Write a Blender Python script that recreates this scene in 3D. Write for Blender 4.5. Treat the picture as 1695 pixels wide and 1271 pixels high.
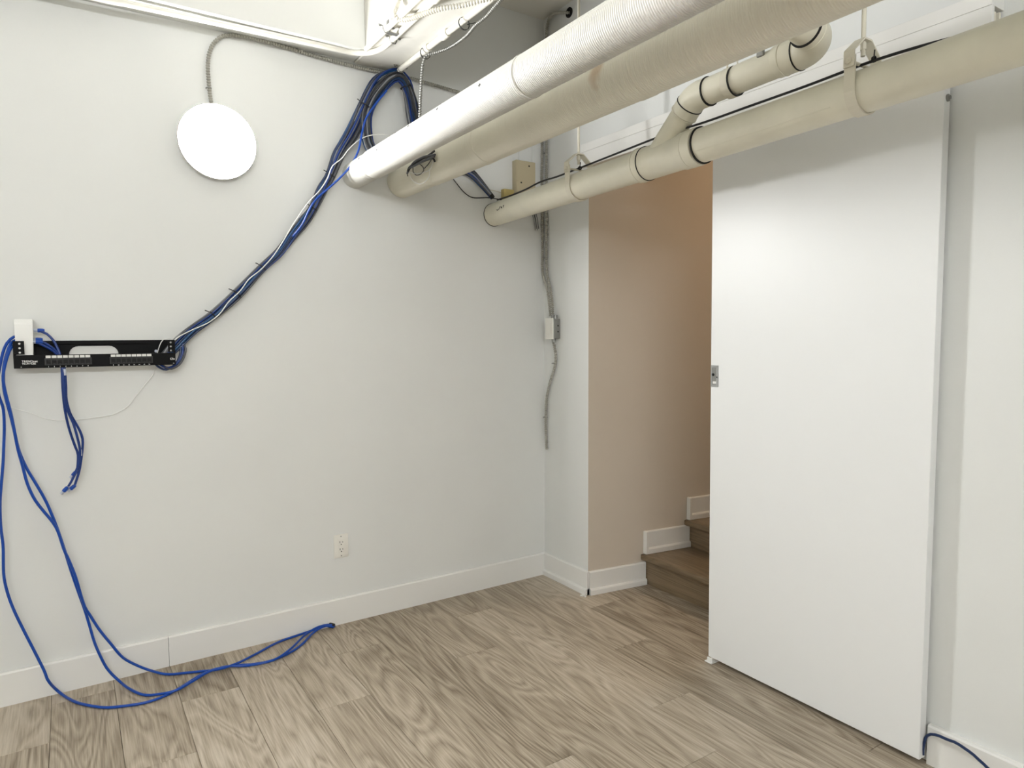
import bpy, bmesh, math, random
from mathutils import Vector, Matrix

# ------------------------------------------------------------------ camera, world, exposure
scene = bpy.context.scene
for o in list(bpy.data.objects):
    bpy.data.objects.remove(o, do_unlink=True)
cam_data = bpy.data.cameras.new('camera')
cam = bpy.data.objects.new('camera', cam_data)
scene.collection.objects.link(cam)
cam_data.sensor_fit = 'HORIZONTAL'
cam_data.sensor_width = 36.0
cam_data.lens = 36.0 * 1115.05 / 1695.0
cam_data.clip_start = 0.02
YAW, PITCH, ROLL = math.radians(56.658), math.radians(-4.035), math.radians(-0.35)
fwd = Vector((math.cos(YAW) * math.cos(PITCH), math.sin(YAW) * math.cos(PITCH), math.sin(PITCH)))
rgt = Vector((math.sin(YAW), -math.cos(YAW), 0))
upv = rgt.cross(fwd)
r2 = rgt * math.cos(ROLL) + upv * math.sin(ROLL)
u2 = -rgt * math.sin(ROLL) + upv * math.cos(ROLL)
cam.matrix_world = Matrix(((r2.x, u2.x, -fwd.x, -2.303), (r2.y, u2.y, -fwd.y, -3.158), (r2.z, u2.z, -fwd.z, 1.4), (0, 0, 0, 1)))
scene.camera = cam

world = bpy.data.worlds.new('world')
scene.world = world
world.use_nodes = True
world.node_tree.nodes['Background'].inputs[0].default_value = (0.02, 0.02, 0.02, 1)
world.node_tree.nodes['Background'].inputs[1].default_value = 0.0

scene.view_settings.view_transform = 'Standard'
scene.view_settings.look = 'None'
scene.view_settings.gamma = 1.0
scene.view_settings.use_curve_mapping = False
scene.view_settings.exposure = 1.12
LAMP_A = 84.0       # strength of the round wall lamp in view
FILL_B = 42.0       # strength of the unseen fill batten added behind the camera
FILL_S = 30.0        # strength of the unseen warm fill lamp added in the stairwell

random.seed(4)
COL = scene.collection
CEIL = 3.165

# ------------------------------------------------------------------ materials
def lin(c):
    return tuple(((v / 255) / 12.92 if v / 255 <= .04045 else ((v / 255 + .055) / 1.055) ** 2.4) for v in c)

def mat(name, rgb, rough=.5, metal=0.0, bump=0.0, bscale=60.0, var=0.0, vscale=4.0, spec=.5, stretch=(1, 1, 1)):
    m = bpy.data.materials.new(name); m.use_nodes = True
    nt = m.node_tree; b = nt.nodes['Principled BSDF']
    col = (*lin(rgb), 1)
    b.inputs['Base Color'].default_value = col
    b.inputs['Roughness'].default_value = rough
    b.inputs['Metallic'].default_value = metal
    b.inputs['Specular IOR Level'].default_value = spec
    tc = nt.nodes.new('ShaderNodeTexCoord')
    mp = nt.nodes.new('ShaderNodeMapping'); mp.inputs['Scale'].default_value = stretch
    nt.links.new(tc.outputs['Object'], mp.inputs['Vector'])
    if var:
        n = nt.nodes.new('ShaderNodeTexNoise'); n.inputs['Scale'].default_value = vscale; n.inputs['Detail'].default_value = 5
        nt.links.new(mp.outputs['Vector'], n.inputs['Vector'])
        r = nt.nodes.new('ShaderNodeValToRGB')
        r.color_ramp.elements[0].position = .3; r.color_ramp.elements[1].position = .7
        r.color_ramp.elements[0].color = (*[c * (1 - var) for c in col[:3]], 1)
        r.color_ramp.elements[1].color = (*[min(1, c * (1 + var * .5)) for c in col[:3]], 1)
        nt.links.new(n.outputs['Fac'], r.inputs['Fac']); nt.links.new(r.outputs['Color'], b.inputs['Base Color'])
    if bump:
        n = nt.nodes.new('ShaderNodeTexNoise'); n.inputs['Scale'].default_value = bscale; n.inputs['Detail'].default_value = 4
        nt.links.new(mp.outputs['Vector'], n.inputs['Vector'])
        bp = nt.nodes.new('ShaderNodeBump'); bp.inputs['Strength'].default_value = bump; bp.inputs['Distance'].default_value = .004
        nt.links.new(n.outputs['Fac'], bp.inputs['Height']); nt.links.new(bp.outputs['Normal'], b.inputs['Normal'])
    return m

def emit(name, rgb, strength):
    m = bpy.data.materials.new(name); m.use_nodes = True
    b = m.node_tree.nodes['Principled BSDF']
    b.inputs['Base Color'].default_value = (.9, .9, .9, 1)
    b.inputs['Emission Color'].default_value = (*rgb, 1)
    b.inputs['Emission Strength'].default_value = strength
    return m

def wood(name, dark, mid, light, along='y'):
    """wood grain running along one axis, different on every object"""
    m = bpy.data.materials.new(name); m.use_nodes = True
    nt = m.node_tree; N = nt.nodes.new; L = nt.links.new; b = nt.nodes['Principled BSDF']
    tc = N('ShaderNodeTexCoord'); oi = N('ShaderNodeObjectInfo')
    mul = N('ShaderNodeVectorMath'); mul.operation = 'SCALE'; mul.inputs[0].default_value = (7.3, 31.0, 11.0)
    L(oi.outputs['Random'], mul.inputs['Scale'])
    add = N('ShaderNodeVectorMath'); L(tc.outputs['Object'], add.inputs[0]); L(mul.outputs[0], add.inputs[1])
    s = (1, .13, 1) if along == 'y' else (.13, 1, 1)
    mp = N('ShaderNodeMapping'); mp.inputs['Scale'].default_value = s; L(add.outputs[0], mp.inputs['Vector'])
    # broad cathedral figure
    n1 = N('ShaderNodeTexNoise'); n1.inputs['Scale'].default_value = 6.5; n1.inputs['Detail'].default_value = 1.5; n1.inputs['Distortion'].default_value = .9
    L(mp.outputs[0], n1.inputs['Vector'])
    m1 = N('ShaderNodeMath'); m1.operation = 'MULTIPLY'; m1.inputs[1].default_value = 12.0; L(n1.outputs['Fac'], m1.inputs[0])
    fr = N('ShaderNodeMath'); fr.operation = 'PINGPONG'; fr.inputs[1].default_value = .5; L(m1.outputs[0], fr.inputs[0])
    # fine fibres
    s2 = (1, .035, 1) if along == 'y' else (.035, 1, 1)
    mp2 = N('ShaderNodeMapping'); mp2.inputs['Scale'].default_value = s2; L(add.outputs[0], mp2.inputs['Vector'])
    n2 = N('ShaderNodeTexNoise'); n2.inputs['Scale'].default_value = 190; n2.inputs['Detail'].default_value = 3
    L(mp2.outputs[0], n2.inputs['Vector'])
    n3 = N('ShaderNodeTexNoise'); n3.inputs['Scale'].default_value = 2.2; n3.inputs['Detail'].default_value = 2; L(mp.outputs[0], n3.inputs['Vector'])
    a1 = N('ShaderNodeMath'); a1.operation = 'MULTIPLY_ADD'; a1.inputs[1].default_value = .34; L(fr.outputs[0], a1.inputs[0])
    a0 = N('ShaderNodeMath'); a0.operation = 'MULTIPLY'; a0.inputs[1].default_value = .5; L(n2.outputs['Fac'], a0.inputs[0])
    L(a0.outputs[0], a1.inputs[2])
    a2 = N('ShaderNodeMath'); a2.operation = 'MULTIPLY_ADD'; a2.inputs[1].default_value = .42; L(n3.outputs['Fac'], a2.inputs[0]); L(a1.outputs[0], a2.inputs[2])
    a3 = N('ShaderNodeMath'); a3.operation = 'MULTIPLY_ADD'; a3.inputs[1].default_value = .12; L(oi.outputs['Random'], a3.inputs[0]); L(a2.outputs[0], a3.inputs[2])
    r = N('ShaderNodeValToRGB'); e = r.color_ramp.elements
    e[0].position = .38; e[0].color = (*lin(dark), 1)
    e[1].position = .86; e[1].color = (*lin(light), 1)
    k = e.new(.6); k.color = (*lin(mid), 1)
    L(a3.outputs[0], r.inputs['Fac']); L(r.outputs['Color'], b.inputs['Base Color'])
    b.inputs['Roughness'].default_value = .48
    bp = N('ShaderNodeBump'); bp.inputs['Strength'].default_value = .12; bp.inputs['Distance'].default_value = .002
    L(n2.outputs['Fac'], bp.inputs['Height']); L(bp.outputs['Normal'], b.inputs['Normal'])
    return m

def wrapped(name, rgb, var, rings, strength, stain=False):
    """painted pipe covering whose wrap makes fine rings along its length (object y)"""
    m = mat(name, rgb, .55, var=var, vscale=3.0)
    nt = m.node_tree; N = nt.nodes.new; L = nt.links.new; b = nt.nodes['Principled BSDF']
    tc = N('ShaderNodeTexCoord')
    w = N('ShaderNodeTexWave'); w.wave_type = 'BANDS'; w.bands_direction = 'Y'
    w.inputs['Scale'].default_value = rings; w.inputs['Distortion'].default_value = 1.2; w.inputs['Detail'].default_value = 2; w.inputs['Detail Scale'].default_value = .6
    L(tc.outputs['Object'], w.inputs['Vector'])
    n = N('ShaderNodeTexNoise'); n.inputs['Scale'].default_value = 25; L(tc.outputs['Object'], n.inputs['Vector'])
    ad = N('ShaderNodeMath'); ad.operation = 'ADD'; L(w.outputs['Fac'], ad.inputs[0]); L(n.outputs['Fac'], ad.inputs[1])
    bp = N('ShaderNodeBump'); bp.inputs['Strength'].default_value = strength; bp.inputs['Distance'].default_value = .004
    L(ad.outputs[0], bp.inputs['Height']); L(bp.outputs['Normal'], b.inputs['Normal'])
    if stain:
        old = b.inputs['Base Color'].links[0].from_socket
        d = N('ShaderNodeVectorMath'); d.operation = 'DISTANCE'; d.inputs[1].default_value = stain
        nn = N('ShaderNodeTexNoise'); nn.inputs['Scale'].default_value = 14; L(tc.outputs['Object'], nn.inputs['Vector'])
        L(tc.outputs['Object'], d.inputs[0])
        sc = N('ShaderNodeMath'); sc.operation = 'MULTIPLY_ADD'; sc.inputs[1].default_value = .12; L(nn.outputs['Fac'], sc.inputs[0]); L(d.outputs['Value'], sc.inputs[2])
        rp = N('ShaderNodeMapRange'); rp.inputs['From Min'].default_value = .070; rp.inputs['From Max'].default_value = .105; rp.inputs['To Min'].default_value = .55; rp.inputs['To Max'].default_value = 0
        L(sc.outputs[0], rp.inputs['Value'])
        mx = N('ShaderNodeMix'); mx.data_type = 'RGBA'; L(rp.outputs[0], mx.inputs['Factor']); L(old, mx.inputs[6]); mx.inputs[7].default_value = (*lin((176, 132, 78)), 1)
        L(mx.outputs[2], b.inputs['Base Color'])
    return m

M = {}
M['wall'] = mat('wall_paint', (229, 230, 227), .6, bump=.05, bscale=90, var=.02, vscale=2)
M['ceil'] = mat('ceiling_paint', (224, 222, 214), .7, bump=.06, bscale=70)
M['stairwall'] = mat('stairwell_paint', (214, 203, 188), .6, bump=.04, bscale=90)
M['trim'] = mat('trim_paint', (236, 235, 231), .35, bump=.02, bscale=40)
M['door'] = mat('door_paint', (238, 239, 238), .38, bump=.015, bscale=30)
M['plank'] = wood('laminate_plank', (118, 105, 87), (170, 157, 138), (205, 194, 177))
M['gap'] = mat('dark_underlay', (40, 34, 28), .9, bump=.1)
M['tread'] = wood('stair_board', (98, 82, 62), (126, 108, 84), (146, 128, 104))
M['pipe_white'] = wrapped('white_pipe_wrap', (236, 234, 225), .03, 44, .85)
M['pipe_cream'] = wrapped('cream_pipe_wrap', (236, 232, 215), .06, 44, .4, stain=(-.077, 1.02, .10))
M['iron'] = mat('cream_painted_iron', (233, 229, 211), .42, bump=.25, bscale=25, var=.06, vscale=9)
M['rubber'] = mat('black_rubber', (14, 14, 14), .6, bump=.05)
M['strap'] = mat('cream_painted_strap', (226, 221, 204), .5, bump=.15, bscale=60)
M['conduit'] = mat('white_painted_conduit', (236, 233, 222), .4, bump=.05)
M['armour'] = mat('galvanised_armour', (176, 174, 165), .4, metal=.35, bump=.05)
M['steel'] = mat('grey_steel', (150, 150, 146), .4, metal=.7, bump=.1, bscale=120)
M['chrome'] = mat('satin_chrome', (186, 187, 188), .28, metal=.9, bump=.02)
M['dark'] = mat('dark_hole', (10, 10, 10), .8, bump=.05)
M['blue'] = mat('blue_cable_jacket', (10, 50, 122), .35, bump=.03)
M['navy'] = mat('navy_cable_jacket', (20, 44, 84), .38, bump=.03)
M['cordblue'] = mat('bright_blue_cord', (0, 68, 164), .34, bump=.03)
M['grey'] = mat('grey_cable_jacket', (76, 78, 84), .42, bump=.03)
M['palegrey'] = mat('pale_grey_cable_jacket', (132, 134, 138), .35, bump=.03)
M['darkgrey'] = mat('dark_grey_cable_jacket', (52, 54, 58), .4, bump=.03)
M['teal'] = mat('steel_blue_cable_jacket', (26, 74, 122), .35, bump=.03)
M['white'] = mat('white_plastic', (236, 236, 232), .35, bump=.01)
M['black'] = mat('black_cable_jacket', (20, 21, 26), .4, bump=.03)
M['rack'] = mat('black_powder_coat', (5, 5, 6), .5, bump=.05, bscale=200, spec=.15)
M['port'] = mat('black_port_plastic', (8, 8, 8), .45, bump=.03)
M['print'] = mat('white_print', (232, 232, 230), .6, bump=.01)
M['tab'] = mat('label_strip_paper', (226, 226, 222), .6, bump=.02)
M['clear'] = mat('clear_plug_plastic', (196, 202, 214), .15, bump=.02)
M['beige'] = mat('beige_box_paint', (192, 180, 150), .5, bump=.05)
M['ivory'] = mat('yellowed_ivory_plastic', (188, 170, 108), .45, bump=.04)
M['outlet'] = mat('outlet_plastic', (238, 236, 228), .3, bump=.01)
M['ink'] = mat('black_ink', (30, 28, 28), .7, bump=.01)
M['lampA'] = emit('lamp_diffuser_glow', (.985, .99, 1.0), LAMP_A)
M['fillB'] = emit('added_fill_glow', (.965, .98, 1.0), FILL_B)
M['fillS'] = emit('added_warm_fill_glow', (1.0, .78, .55), FILL_S)

# ------------------------------------------------------------------ helpers
def tag(o, label=None, cat=None, group=None, kind=None):
    if label: o['label'] = label
    if cat: o['category'] = cat
    if group: o['group'] = group
    if kind: o['kind'] = kind
    return o

def empty(name, loc, label, cat, group=None, kind=None):
    o = bpy.data.objects.new(name, None); o.empty_display_size = .05
    COL.objects.link(o); o.location = loc
    return tag(o, label, cat, group, kind)

def wloc(o):
    v = Vector(o.location)
    while o.parent:
        o = o.parent; v += Vector(o.location)
    return v

def mk(name, bm, material, parent=None, smooth=False):
    """bmesh in world coordinates -> one mesh object whose origin is its base centre"""
    me = bpy.data.meshes.new(name)
    xs = [v.co for v in bm.verts]
    lo = Vector([min(c[i] for c in xs) for i in range(3)]); hi = Vector([max(c[i] for c in xs) for i in range(3)])
    org = Vector(((lo.x + hi.x) / 2, (lo.y + hi.y) / 2, lo.z))
    bmesh.ops.translate(bm, verts=bm.verts, vec=-org)
    bmesh.ops.recalc_face_normals(bm, faces=bm.faces)
    if smooth:
        for f in bm.faces: f.smooth = True
    bm.to_mesh(me); bm.free()
    me.materials.append(M[material])
    if smooth:
        try: me.set_sharp_from_angle(angle=math.radians(42))
        except Exception: pass
    o = bpy.data.objects.new(name, me); COL.objects.link(o)
    o.location = org
    if parent:
        o.parent = parent; o.location = org - wloc(parent)
    return o

def bx(bm, lo, hi, bevel=0.0, seg=1):
    lo = Vector([min(a, b) for a, b in zip(lo, hi)]), Vector([max(a, b) for a, b in zip(lo, hi)])
    a, b = lo
    vs = [bm.verts.new((x, y, z)) for x in (a.x, b.x) for y in (a.y, b.y) for z in (a.z, b.z)]
    fs = [bm.faces.new([vs[i] for i in q]) for q in ((0, 1, 3, 2), (4, 6, 7, 5), (0, 4, 5, 1), (2, 3, 7, 6), (0, 2, 6, 4), (1, 5, 7, 3))]
    if bevel:
        es = list({e for f in fs for e in f.edges})
        bmesh.ops.bevel(bm, geom=es, offset=bevel, segments=seg, profile=.5, affect='EDGES')
    return bm

def box(name, lo, hi, material, parent=None, bevel=0.0, seg=1):
    return mk(name, bx(bmesh.new(), lo, hi, bevel, seg), material, parent, smooth=seg > 1)

def prism(name, poly, z0, z1, material, parent=None):
    bm = bmesh.new()
    a = [bm.verts.new((x, y, z0)) for x, y in poly]; b = [bm.verts.new((x, y, z1)) for x, y in poly]
    n = len(poly)
    bm.faces.new(a); bm.faces.new(b)
    for i in range(n): bm.faces.new((a[i], a[(i + 1) % n], b[(i + 1) % n], b[i]))
    return mk(name, bm, material, parent)

def smooth_path(pts, step):
    """Catmull-Rom through pts, resampled every `step` metres"""
    P = [Vector(p) for p in pts]
    P = [P[0] * 2 - P[1]] + P + [P[-1] * 2 - P[-2]]
    dense = []
    for i in range(1, len(P) - 2):
        p0, p1, p2, p3 = P[i - 1:i + 3]
        for k in range(24):
            t = k / 24
            dense.append(.5 * ((2 * p1) + (p2 - p0) * t + (2 * p0 - 5 * p1 + 4 * p2 - p3) * t * t + (3 * p1 - p0 - 3 * p2 + p3) * t ** 3))
    dense.append(P[-2])
    L = [0]
    for a, b in zip(dense, dense[1:]): L.append(L[-1] + (b - a).length)
    n = max(2, int(L[-1] / step) + 1)
    out = []; j = 0
    for i in range(n):
        s = L[-1] * i / (n - 1)
        while j < len(L) - 2 and L[j + 1] < s: j += 1
        d = L[j + 1] - L[j]
        out.append(dense[j].lerp(dense[j + 1], 0 if d == 0 else min(1, (s - L[j]) / d)))
    return out

def sweep(bm, path, rad, n=8, cap=True):
    """tube along path; rad is a number or one number per point"""
    path = [Vector(p) for p in path]
    R = rad if isinstance(rad, (list, tuple)) else [rad] * len(path)
    t0 = (path[1] - path[0]).normalized()
    up = Vector((0, 0, 1)) if abs(t0.z) < .9 else Vector((0, 1, 0))
    nrm = (up - t0 * up.dot(t0)).normalized()
    rings = []
    for i, p in enumerate(path):
        t = (path[min(i + 1, len(path) - 1)] - path[max(i - 1, 0)])
        t = t.normalized() if t.length > 1e-9 else t0
        nrm = (nrm - t * nrm.dot(t))
        nrm = nrm.normalized()
        bn = t.cross(nrm)
        rings.append([bm.verts.new(p + (nrm * math.cos(a) + bn * math.sin(a)) * R[i]) for a in [2 * math.pi * k / n for k in range(n)]])
        t0 = t
    for a, b in zip(rings, rings[1:]):
        for k in range(n): bm.faces.new((a[k], a[(k + 1) % n], b[(k + 1) % n], b[k]))
    if cap: bm.faces.new(rings[0]); bm.faces.new(rings[-1])
    return bm

def tube(name, pts, r, material, parent=None, step=.02, n=8, smoothed=True):
    return mk(name, sweep(bmesh.new(), smooth_path(pts, step) if smoothed else pts, r, n), material, parent, True)

def armoured(name, pts, material='armour', r=.0078, parent=None, pitch=.0112):
    """flexible metal conduit: a tube with ridges"""
    path = smooth_path(pts, pitch / 4)
    rad = [r * (1.16, 1.0, .56, 1.0)[i % 4] for i in range(len(path))]
    return mk(name, sweep(bmesh.new(), path, rad, 8), material, parent, True)

def lathe(bm, c, axis, prof, n=32, ring=False):
    """prof: list of (distance along axis, radius)"""
    axis = Vector(axis).normalized(); c = Vector(c)
    up = Vector((0, 0, 1)) if abs(axis.z) < .9 else Vector((0, 1, 0))
    a = (up - axis * up.dot(axis)).normalized(); b = axis.cross(a)
    rings = []
    for h, r in prof:
        if r < 1e-6: rings.append([bm.verts.new(c + axis * h)])
        else: rings.append([bm.verts.new(c + axis * h + (a * math.cos(t) + b * math.sin(t)) * r) for t in [2 * math.pi * k / n for k in range(n)]])
    for p, q in zip(rings, rings[1:]):
        for k in range(n):
            k2 = (k + 1) % n
            if len(p) == 1 and len(q) == 1: continue
            if len(p) == 1: bm.faces.new((p[0], q[k2], q[k]))
            elif len(q) == 1: bm.faces.new((p[k], p[k2], q[0]))
            else: bm.faces.new((p[k], p[k2], q[k2], q[k]))
    if ring:
        p, q = rings[-1], rings[0]
        for k in range(n): bm.faces.new((p[k], p[(k + 1) % n], q[(k + 1) % n], q[k]))
        return bm
    if len(rings[0]) > 1: bm.faces.new(rings[0])
    if len(rings[-1]) > 1: bm.faces.new(rings[-1])
    return bm

def turned(name, c, axis, prof, material, parent=None, n=32, ring=False):
    return mk(name, lathe(bmesh.new(), c, axis, prof, n, ring), material, parent, True)

def print_text(name, text, size, origin, right, up, material, parent, bold=0.0):
    """flat lettering as a thin mesh"""
    cu = bpy.data.curves.new(name, 'FONT'); cu.body = text; cu.size = size; cu.extrude = .0002; cu.offset = bold
    t = bpy.data.objects.new(name, cu); COL.objects.link(t)
    bpy.context.view_layer.update()
    me = bpy.data.meshes.new_from_object(t.evaluated_get(bpy.context.evaluated_depsgraph_get()))
    bpy.data.objects.remove(t, do_unlink=True)
    right = Vector(right); up = Vector(up); nrm = right.cross(up); o3 = Vector(origin)
    bm = bmesh.new(); bm.from_mesh(me); bpy.data.meshes.remove(me)
    for v in bm.verts: v.co = o3 + right * v.co.x + up * v.co.y + nrm * v.co.z
    return mk(name, bm, material, parent)

# ------------------------------------------------------------------ room shell
XL, YF = -4.4, -5.2
box('floor_base', (XL, YF, -.06), (.46, .3, -.011), 'gap').name = 'floor'
floor = bpy.data.objects['floor']; tag(floor, 'floor of pale grey-brown wood-look planks', 'floor', kind='structure')
PW = .2096
joint = {-11: -.1, -10: -.73, -9: -.358, -8: -1.18, -7: -.715, -6: -.317, -5: -1.455, -4: -.64, -3: -.262, -2: -1.40, -1: -.965, 0: -.55, 1: -.2}
for k in range(-21, 2):
    xa, xb = -.11 + PW * k, -.11 + PW * (k + 1)
    xa = max(xa, XL); xb = min(xb, .455)
    if k == 1: xb = .375
    j = joint.get(k, -random.uniform(.1, 1.4))
    y = j
    while y < .25: y += 1.447
    while y > YF:
        ya, yb = max(y - 1.447, YF), min(y, .25)
        if yb - ya > .02:
            g = .0006
            bm = bx(bmesh.new(), (xa + g, ya + g, -.0105), (xb - g, yb - g, 0), .0011)
            mk('plank', bm, 'plank', floor)
        y -= 1.447

box('ceiling', (XL - .1, YF - .1, CEIL), (3.3, .1, CEIL + .1), 'ceil')
tag(bpy.data.objects['ceiling'], 'painted concrete ceiling slab above the pipes', 'ceiling', kind='structure')
tag(box('wall_back', (XL - .1, 0, 0), (0, .1, CEIL), 'wall'), 'plain off-white wall carrying the lamp and black rack', 'wall', kind='structure')
tag(box('wall_left', (XL - .1, YF, 0), (XL, 0, CEIL), 'wall'), 'off-white wall beside the camera', 'wall', kind='structure')
tag(box('wall_front', (XL - .1, YF - .1, 0), (.1, YF, CEIL), 'wall'), 'off-white wall behind the camera', 'wall', kind='structure')
SK = .144                    # the stairwell wall runs slightly askew
def sw(x): return -.397 - SK * x
tag(prism('wall_stairwell', [(0, .1), (0, -.397), (3.2, sw(3.2)), (3.2, .1)], 0, CEIL, 'stairwall'), 'warm-lit stairwell side wall with narrow white return by the corner', 'wall', kind='structure')
bpy.data.objects['wall_stairwell'].data.materials.append(M['wall'])
for f in bpy.data.objects['wall_stairwell'].data.polygons:
    if abs(f.normal.x) > .99 and f.center.x < 0: f.material_index = 1
tag(box('wall_right', (0, YF, 0), (.1, -1.30, CEIL), 'wall'), 'off-white wall behind and beyond the sliding door', 'wall', kind='structure')
tag(box('wall_right_lintel', (0, -1.30, 2.24), (.1, -.397, CEIL), 'wall'), 'off-white wall above the stair opening', 'wall', kind='structure')
tag(box('wall_stairwell_far', (3.2, -1.5, 0), (3.3, -.3, CEIL), 'stairwall'), 'end wall at the top of the stairs', 'wall', kind='structure')
tag(box('wall_stairwell_side', (.1, -1.6, 0), (3.2, -1.5, CEIL), 'stairwall'), 'stairwell side wall hidden behind the sliding door', 'wall', kind='structure')

# dropped beams
tag(box('ceiling_beam', (-1.111, YF, 2.695), (-.885, 0, CEIL), 'ceil', bevel=.004), 'painted concrete beam carrying the white conduits', 'beam', kind='structure')
tag(box('ceiling_beam', (XL, -.15, 2.703), (-1.111, 0, CEIL), 'wall', bevel=.003), 'shallow boxed-out ledge along the top of the lamp wall', 'beam', kind='structure')

# baseboards
def baseboard(name, p, q, h, t, label, shoe=True, z0=0.0, ends=False):
    """board from p to q (left-hand side faces the room)"""
    p, q = Vector((*p, 0)), Vector((*q, 0)); d = (q - p).normalized(); nn = Vector((d.y, -d.x, 0))
    def strip(tt, hh, z, cut):
        bm = bmesh.new(); prof = [(0, 0), (tt, 0), (tt, hh - cut), (tt - cut * .6, hh), (0, hh)]
        A_ = [bm.verts.new(p + nn * a + Vector((0, 0, z + b))) for a, b in prof]
        B_ = [bm.verts.new(q + nn * a + Vector((0, 0, z + b))) for a, b in prof]
        bm.faces.new(A_); bm.faces.new(B_)
        for i in range(5): bm.faces.new((A_[i], A_[(i + 1) % 5], B_[(i + 1) % 5], B_[i]))
        return bm
    o = mk(name, strip(t, h, z0, .006), 'trim')
    tag(o, label, 'baseboard', kind='structure')
    if shoe:
        mk('shoe_moulding', strip(t + .012, .034, z0 + .0004, .008), 'trim', o)
    return o
xj = (-1.9991, 0.0000, -0.0090)[0]
baseboard('baseboard_back', (XL + .001, -.0005), (xj - .0008, -.0005), .131, .014, 'white baseboard left of its joint under the black rack', shoe=False)
baseboard('baseboard_back', (xj + .0008, -.0005), (-.001, -.0005), .130, .0146, 'long white baseboard from the joint to the corner', shoe=False)
baseboard('baseboard_return', (-.0005, -.0155), (-.0005, -.408), .130, .014, 'short white baseboard on the wall return by the corner')
baseboard('baseboard_stairwell', (.002, -.3985), (.368, sw(.368) - .0006), .128, .014, 'white baseboard leading to the first stair')
baseboard('baseboard_right', (-.0005, -2.137), (-.0005, YF + .001), .132, .02, 'white baseboard beyond the sliding door', shoe=False)
# chipped filler at the corner of the return
bm = bmesh.new()
random.seed(9)
for i in range(7):
    cx_, cy_ = -.022 - random.uniform(0, .03), -.408 - random.uniform(-.012, .014)
    s = random.uniform(.003, .008)
    bx(bm, (cx_ - s, cy_ - s * .7, .0003), (cx_ + s, cy_ + s * .6, .004 + s * .6), s * .2)
tag(mk('filler_crumb', bm, 'trim'), 'crumbs of white filler at the foot of the wall return', 'debris')['kind'] = 'stuff'

# ------------------------------------------------------------------ staircase
stairs = empty('staircase', (.9, -.95, 0), 'brown wooden stairs rising behind the sliding door', 'stairs', kind='structure')
RUN = .302
tz = [.174, .333, .503, .673, .843, 1.013, 1.183, 1.353]
for i, z in enumerate(tz):
    xr = .372 + RUN * i
    zb = 0 if i == 0 else tz[i - 1]
    yl = sw(xr) - .001
    box('riser', (xr, -1.499, zb), (xr + .02, yl, z - .033), 'tread', stairs)
    xn = xr - .032
    xe = xr + RUN + .02 if i < 7 else 3.199
    bm = bx(bmesh.new(), (xn, -1.499, z - .033), (xe, sw(xn) - .001, z), .006, 2)
    for v in bm.verts:
        if v.co.y > -1: v.co.y = min(v.co.y, sw(v.co.x) - .001)
    mk('tread', bm, 'tread', stairs, True)
for i in range(7):
    x0 = .372 + RUN * i - .012; x1 = .372 + RUN * (i + 1) - .001
    o = baseboard('baseboard_stair', (x0, sw(x0) - .0012), (x1, sw(x1) - .0012), .128, .014, 'short white skirting piece on stair tread number %d up the stairs' % (i + 1), z0=tz[i] + .0006)
    bm = bx(bmesh.new(), (x0 - .004, sw(x0) - .03, tz[i] + .0006), (x0 + .014, sw(x0) - .0012, tz[i] + .130), .002)
    mk('end_block', bm, 'trim', o)

# ------------------------------------------------------------------ sliding door
door = empty('door_1', (-.037, -1.70, .02), 'plain white sliding door hung in front of the stair opening', 'door', kind='structure')
bm = bx(bmesh.new(), (-.055, -2.131, .021), (-.018, -1.268, 2.235), .0015)
for v in bm.verts:
    if v.co.y > -1.5: v.co.y += .016 * (v.co.z / 2.2)
mk('door_panel', bm, 'door', door)
pl = empty('recessed_pull', (0, 0, 0), None, None); pl.parent = door; pl.location = Vector((-.0555, -1.282, 1.23)) - wloc(door)
hz0, hz1 = 1.186, 1.275
y0, y1 = -1.299, -1.262
bm = bmesh.new()
bx(bm, (-.0585, y0, hz0), (-.0551, y0 + .009, hz1)); bx(bm, (-.0585, y1 - .007, hz0), (-.0551, y1, hz1))
bx(bm, (-.0585, y0 + .009, hz1 - .009), (-.0551, y1 - .007, hz1)); bx(bm, (-.0585, y0 + .009, hz0), (-.0551, y1 - .007, hz0 + .009))
pp = mk('pull_plate', bm, 'chrome', door); pp['label'] = 'satin chrome flush pull plate'
bpy.data.objects.remove(pl)
box('pull_cup', (-.0562, y0 + .009, hz0 + .009), (-.0551, y1 - .007, hz1 - .009), 'steel', pp)
turned('latch_screw', (-.0564, y1 - .011, 1.236), (-1, 0, 0), [(0, .006), (.002, .006), (.003, .004)], 'dark', pp, 14)
turned('fixing_screw', (-.0588, y0 + .0045, 1.226), (-1, 0, 0), [(0, .003), (.001, .0025)], 'dark', pp, 10)
box('pull_lip', (-.0575, y0 + .010, hz0 + .012), (-.0563, y1 - .010, hz0 + .022), 'white', pp)
turned('end_roller', (-.037, -2.1315, 2.115), (0, -1, 0), [(0, .011), (.004, .011), (.006, .006), (.009, .006)], 'steel', door, 16)
gd = box('floor_guide', (-.072, -1.300, .0003), (-.004, -1.262, .005), 'white', None, .001)
tag(gd, 'small white plastic floor guide at the sliding door corner', 'door guide')
box('guide_cheek', (-.066, -1.296, .005), (-.060, -1.27, .022), 'white', gd, .001)

# track valance above the door: a board with a cap strip, and its rail
val = empty('track_valance', (-.04, -1.35, 2.25), 'white boxed track valance above the sliding door', 'valance', kind='structure')
box('valance_board', (-.076, -2.258, 2.255), (-.0605, -.425, 2.3292), 'trim', val, .001)
box('cap_strip', (-.0775, -2.258, 2.3295), (-.0005, -.425, 2.370), 'trim', val, .001)
box('hanging_rail', (-.052, -2.25, 2.258), (-.03, -.44, 2.322), 'strap', val)
box('rail_flange', (-.022, -2.255, 2.25), (-.012, -.44, 2.322), 'strap', val)

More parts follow.
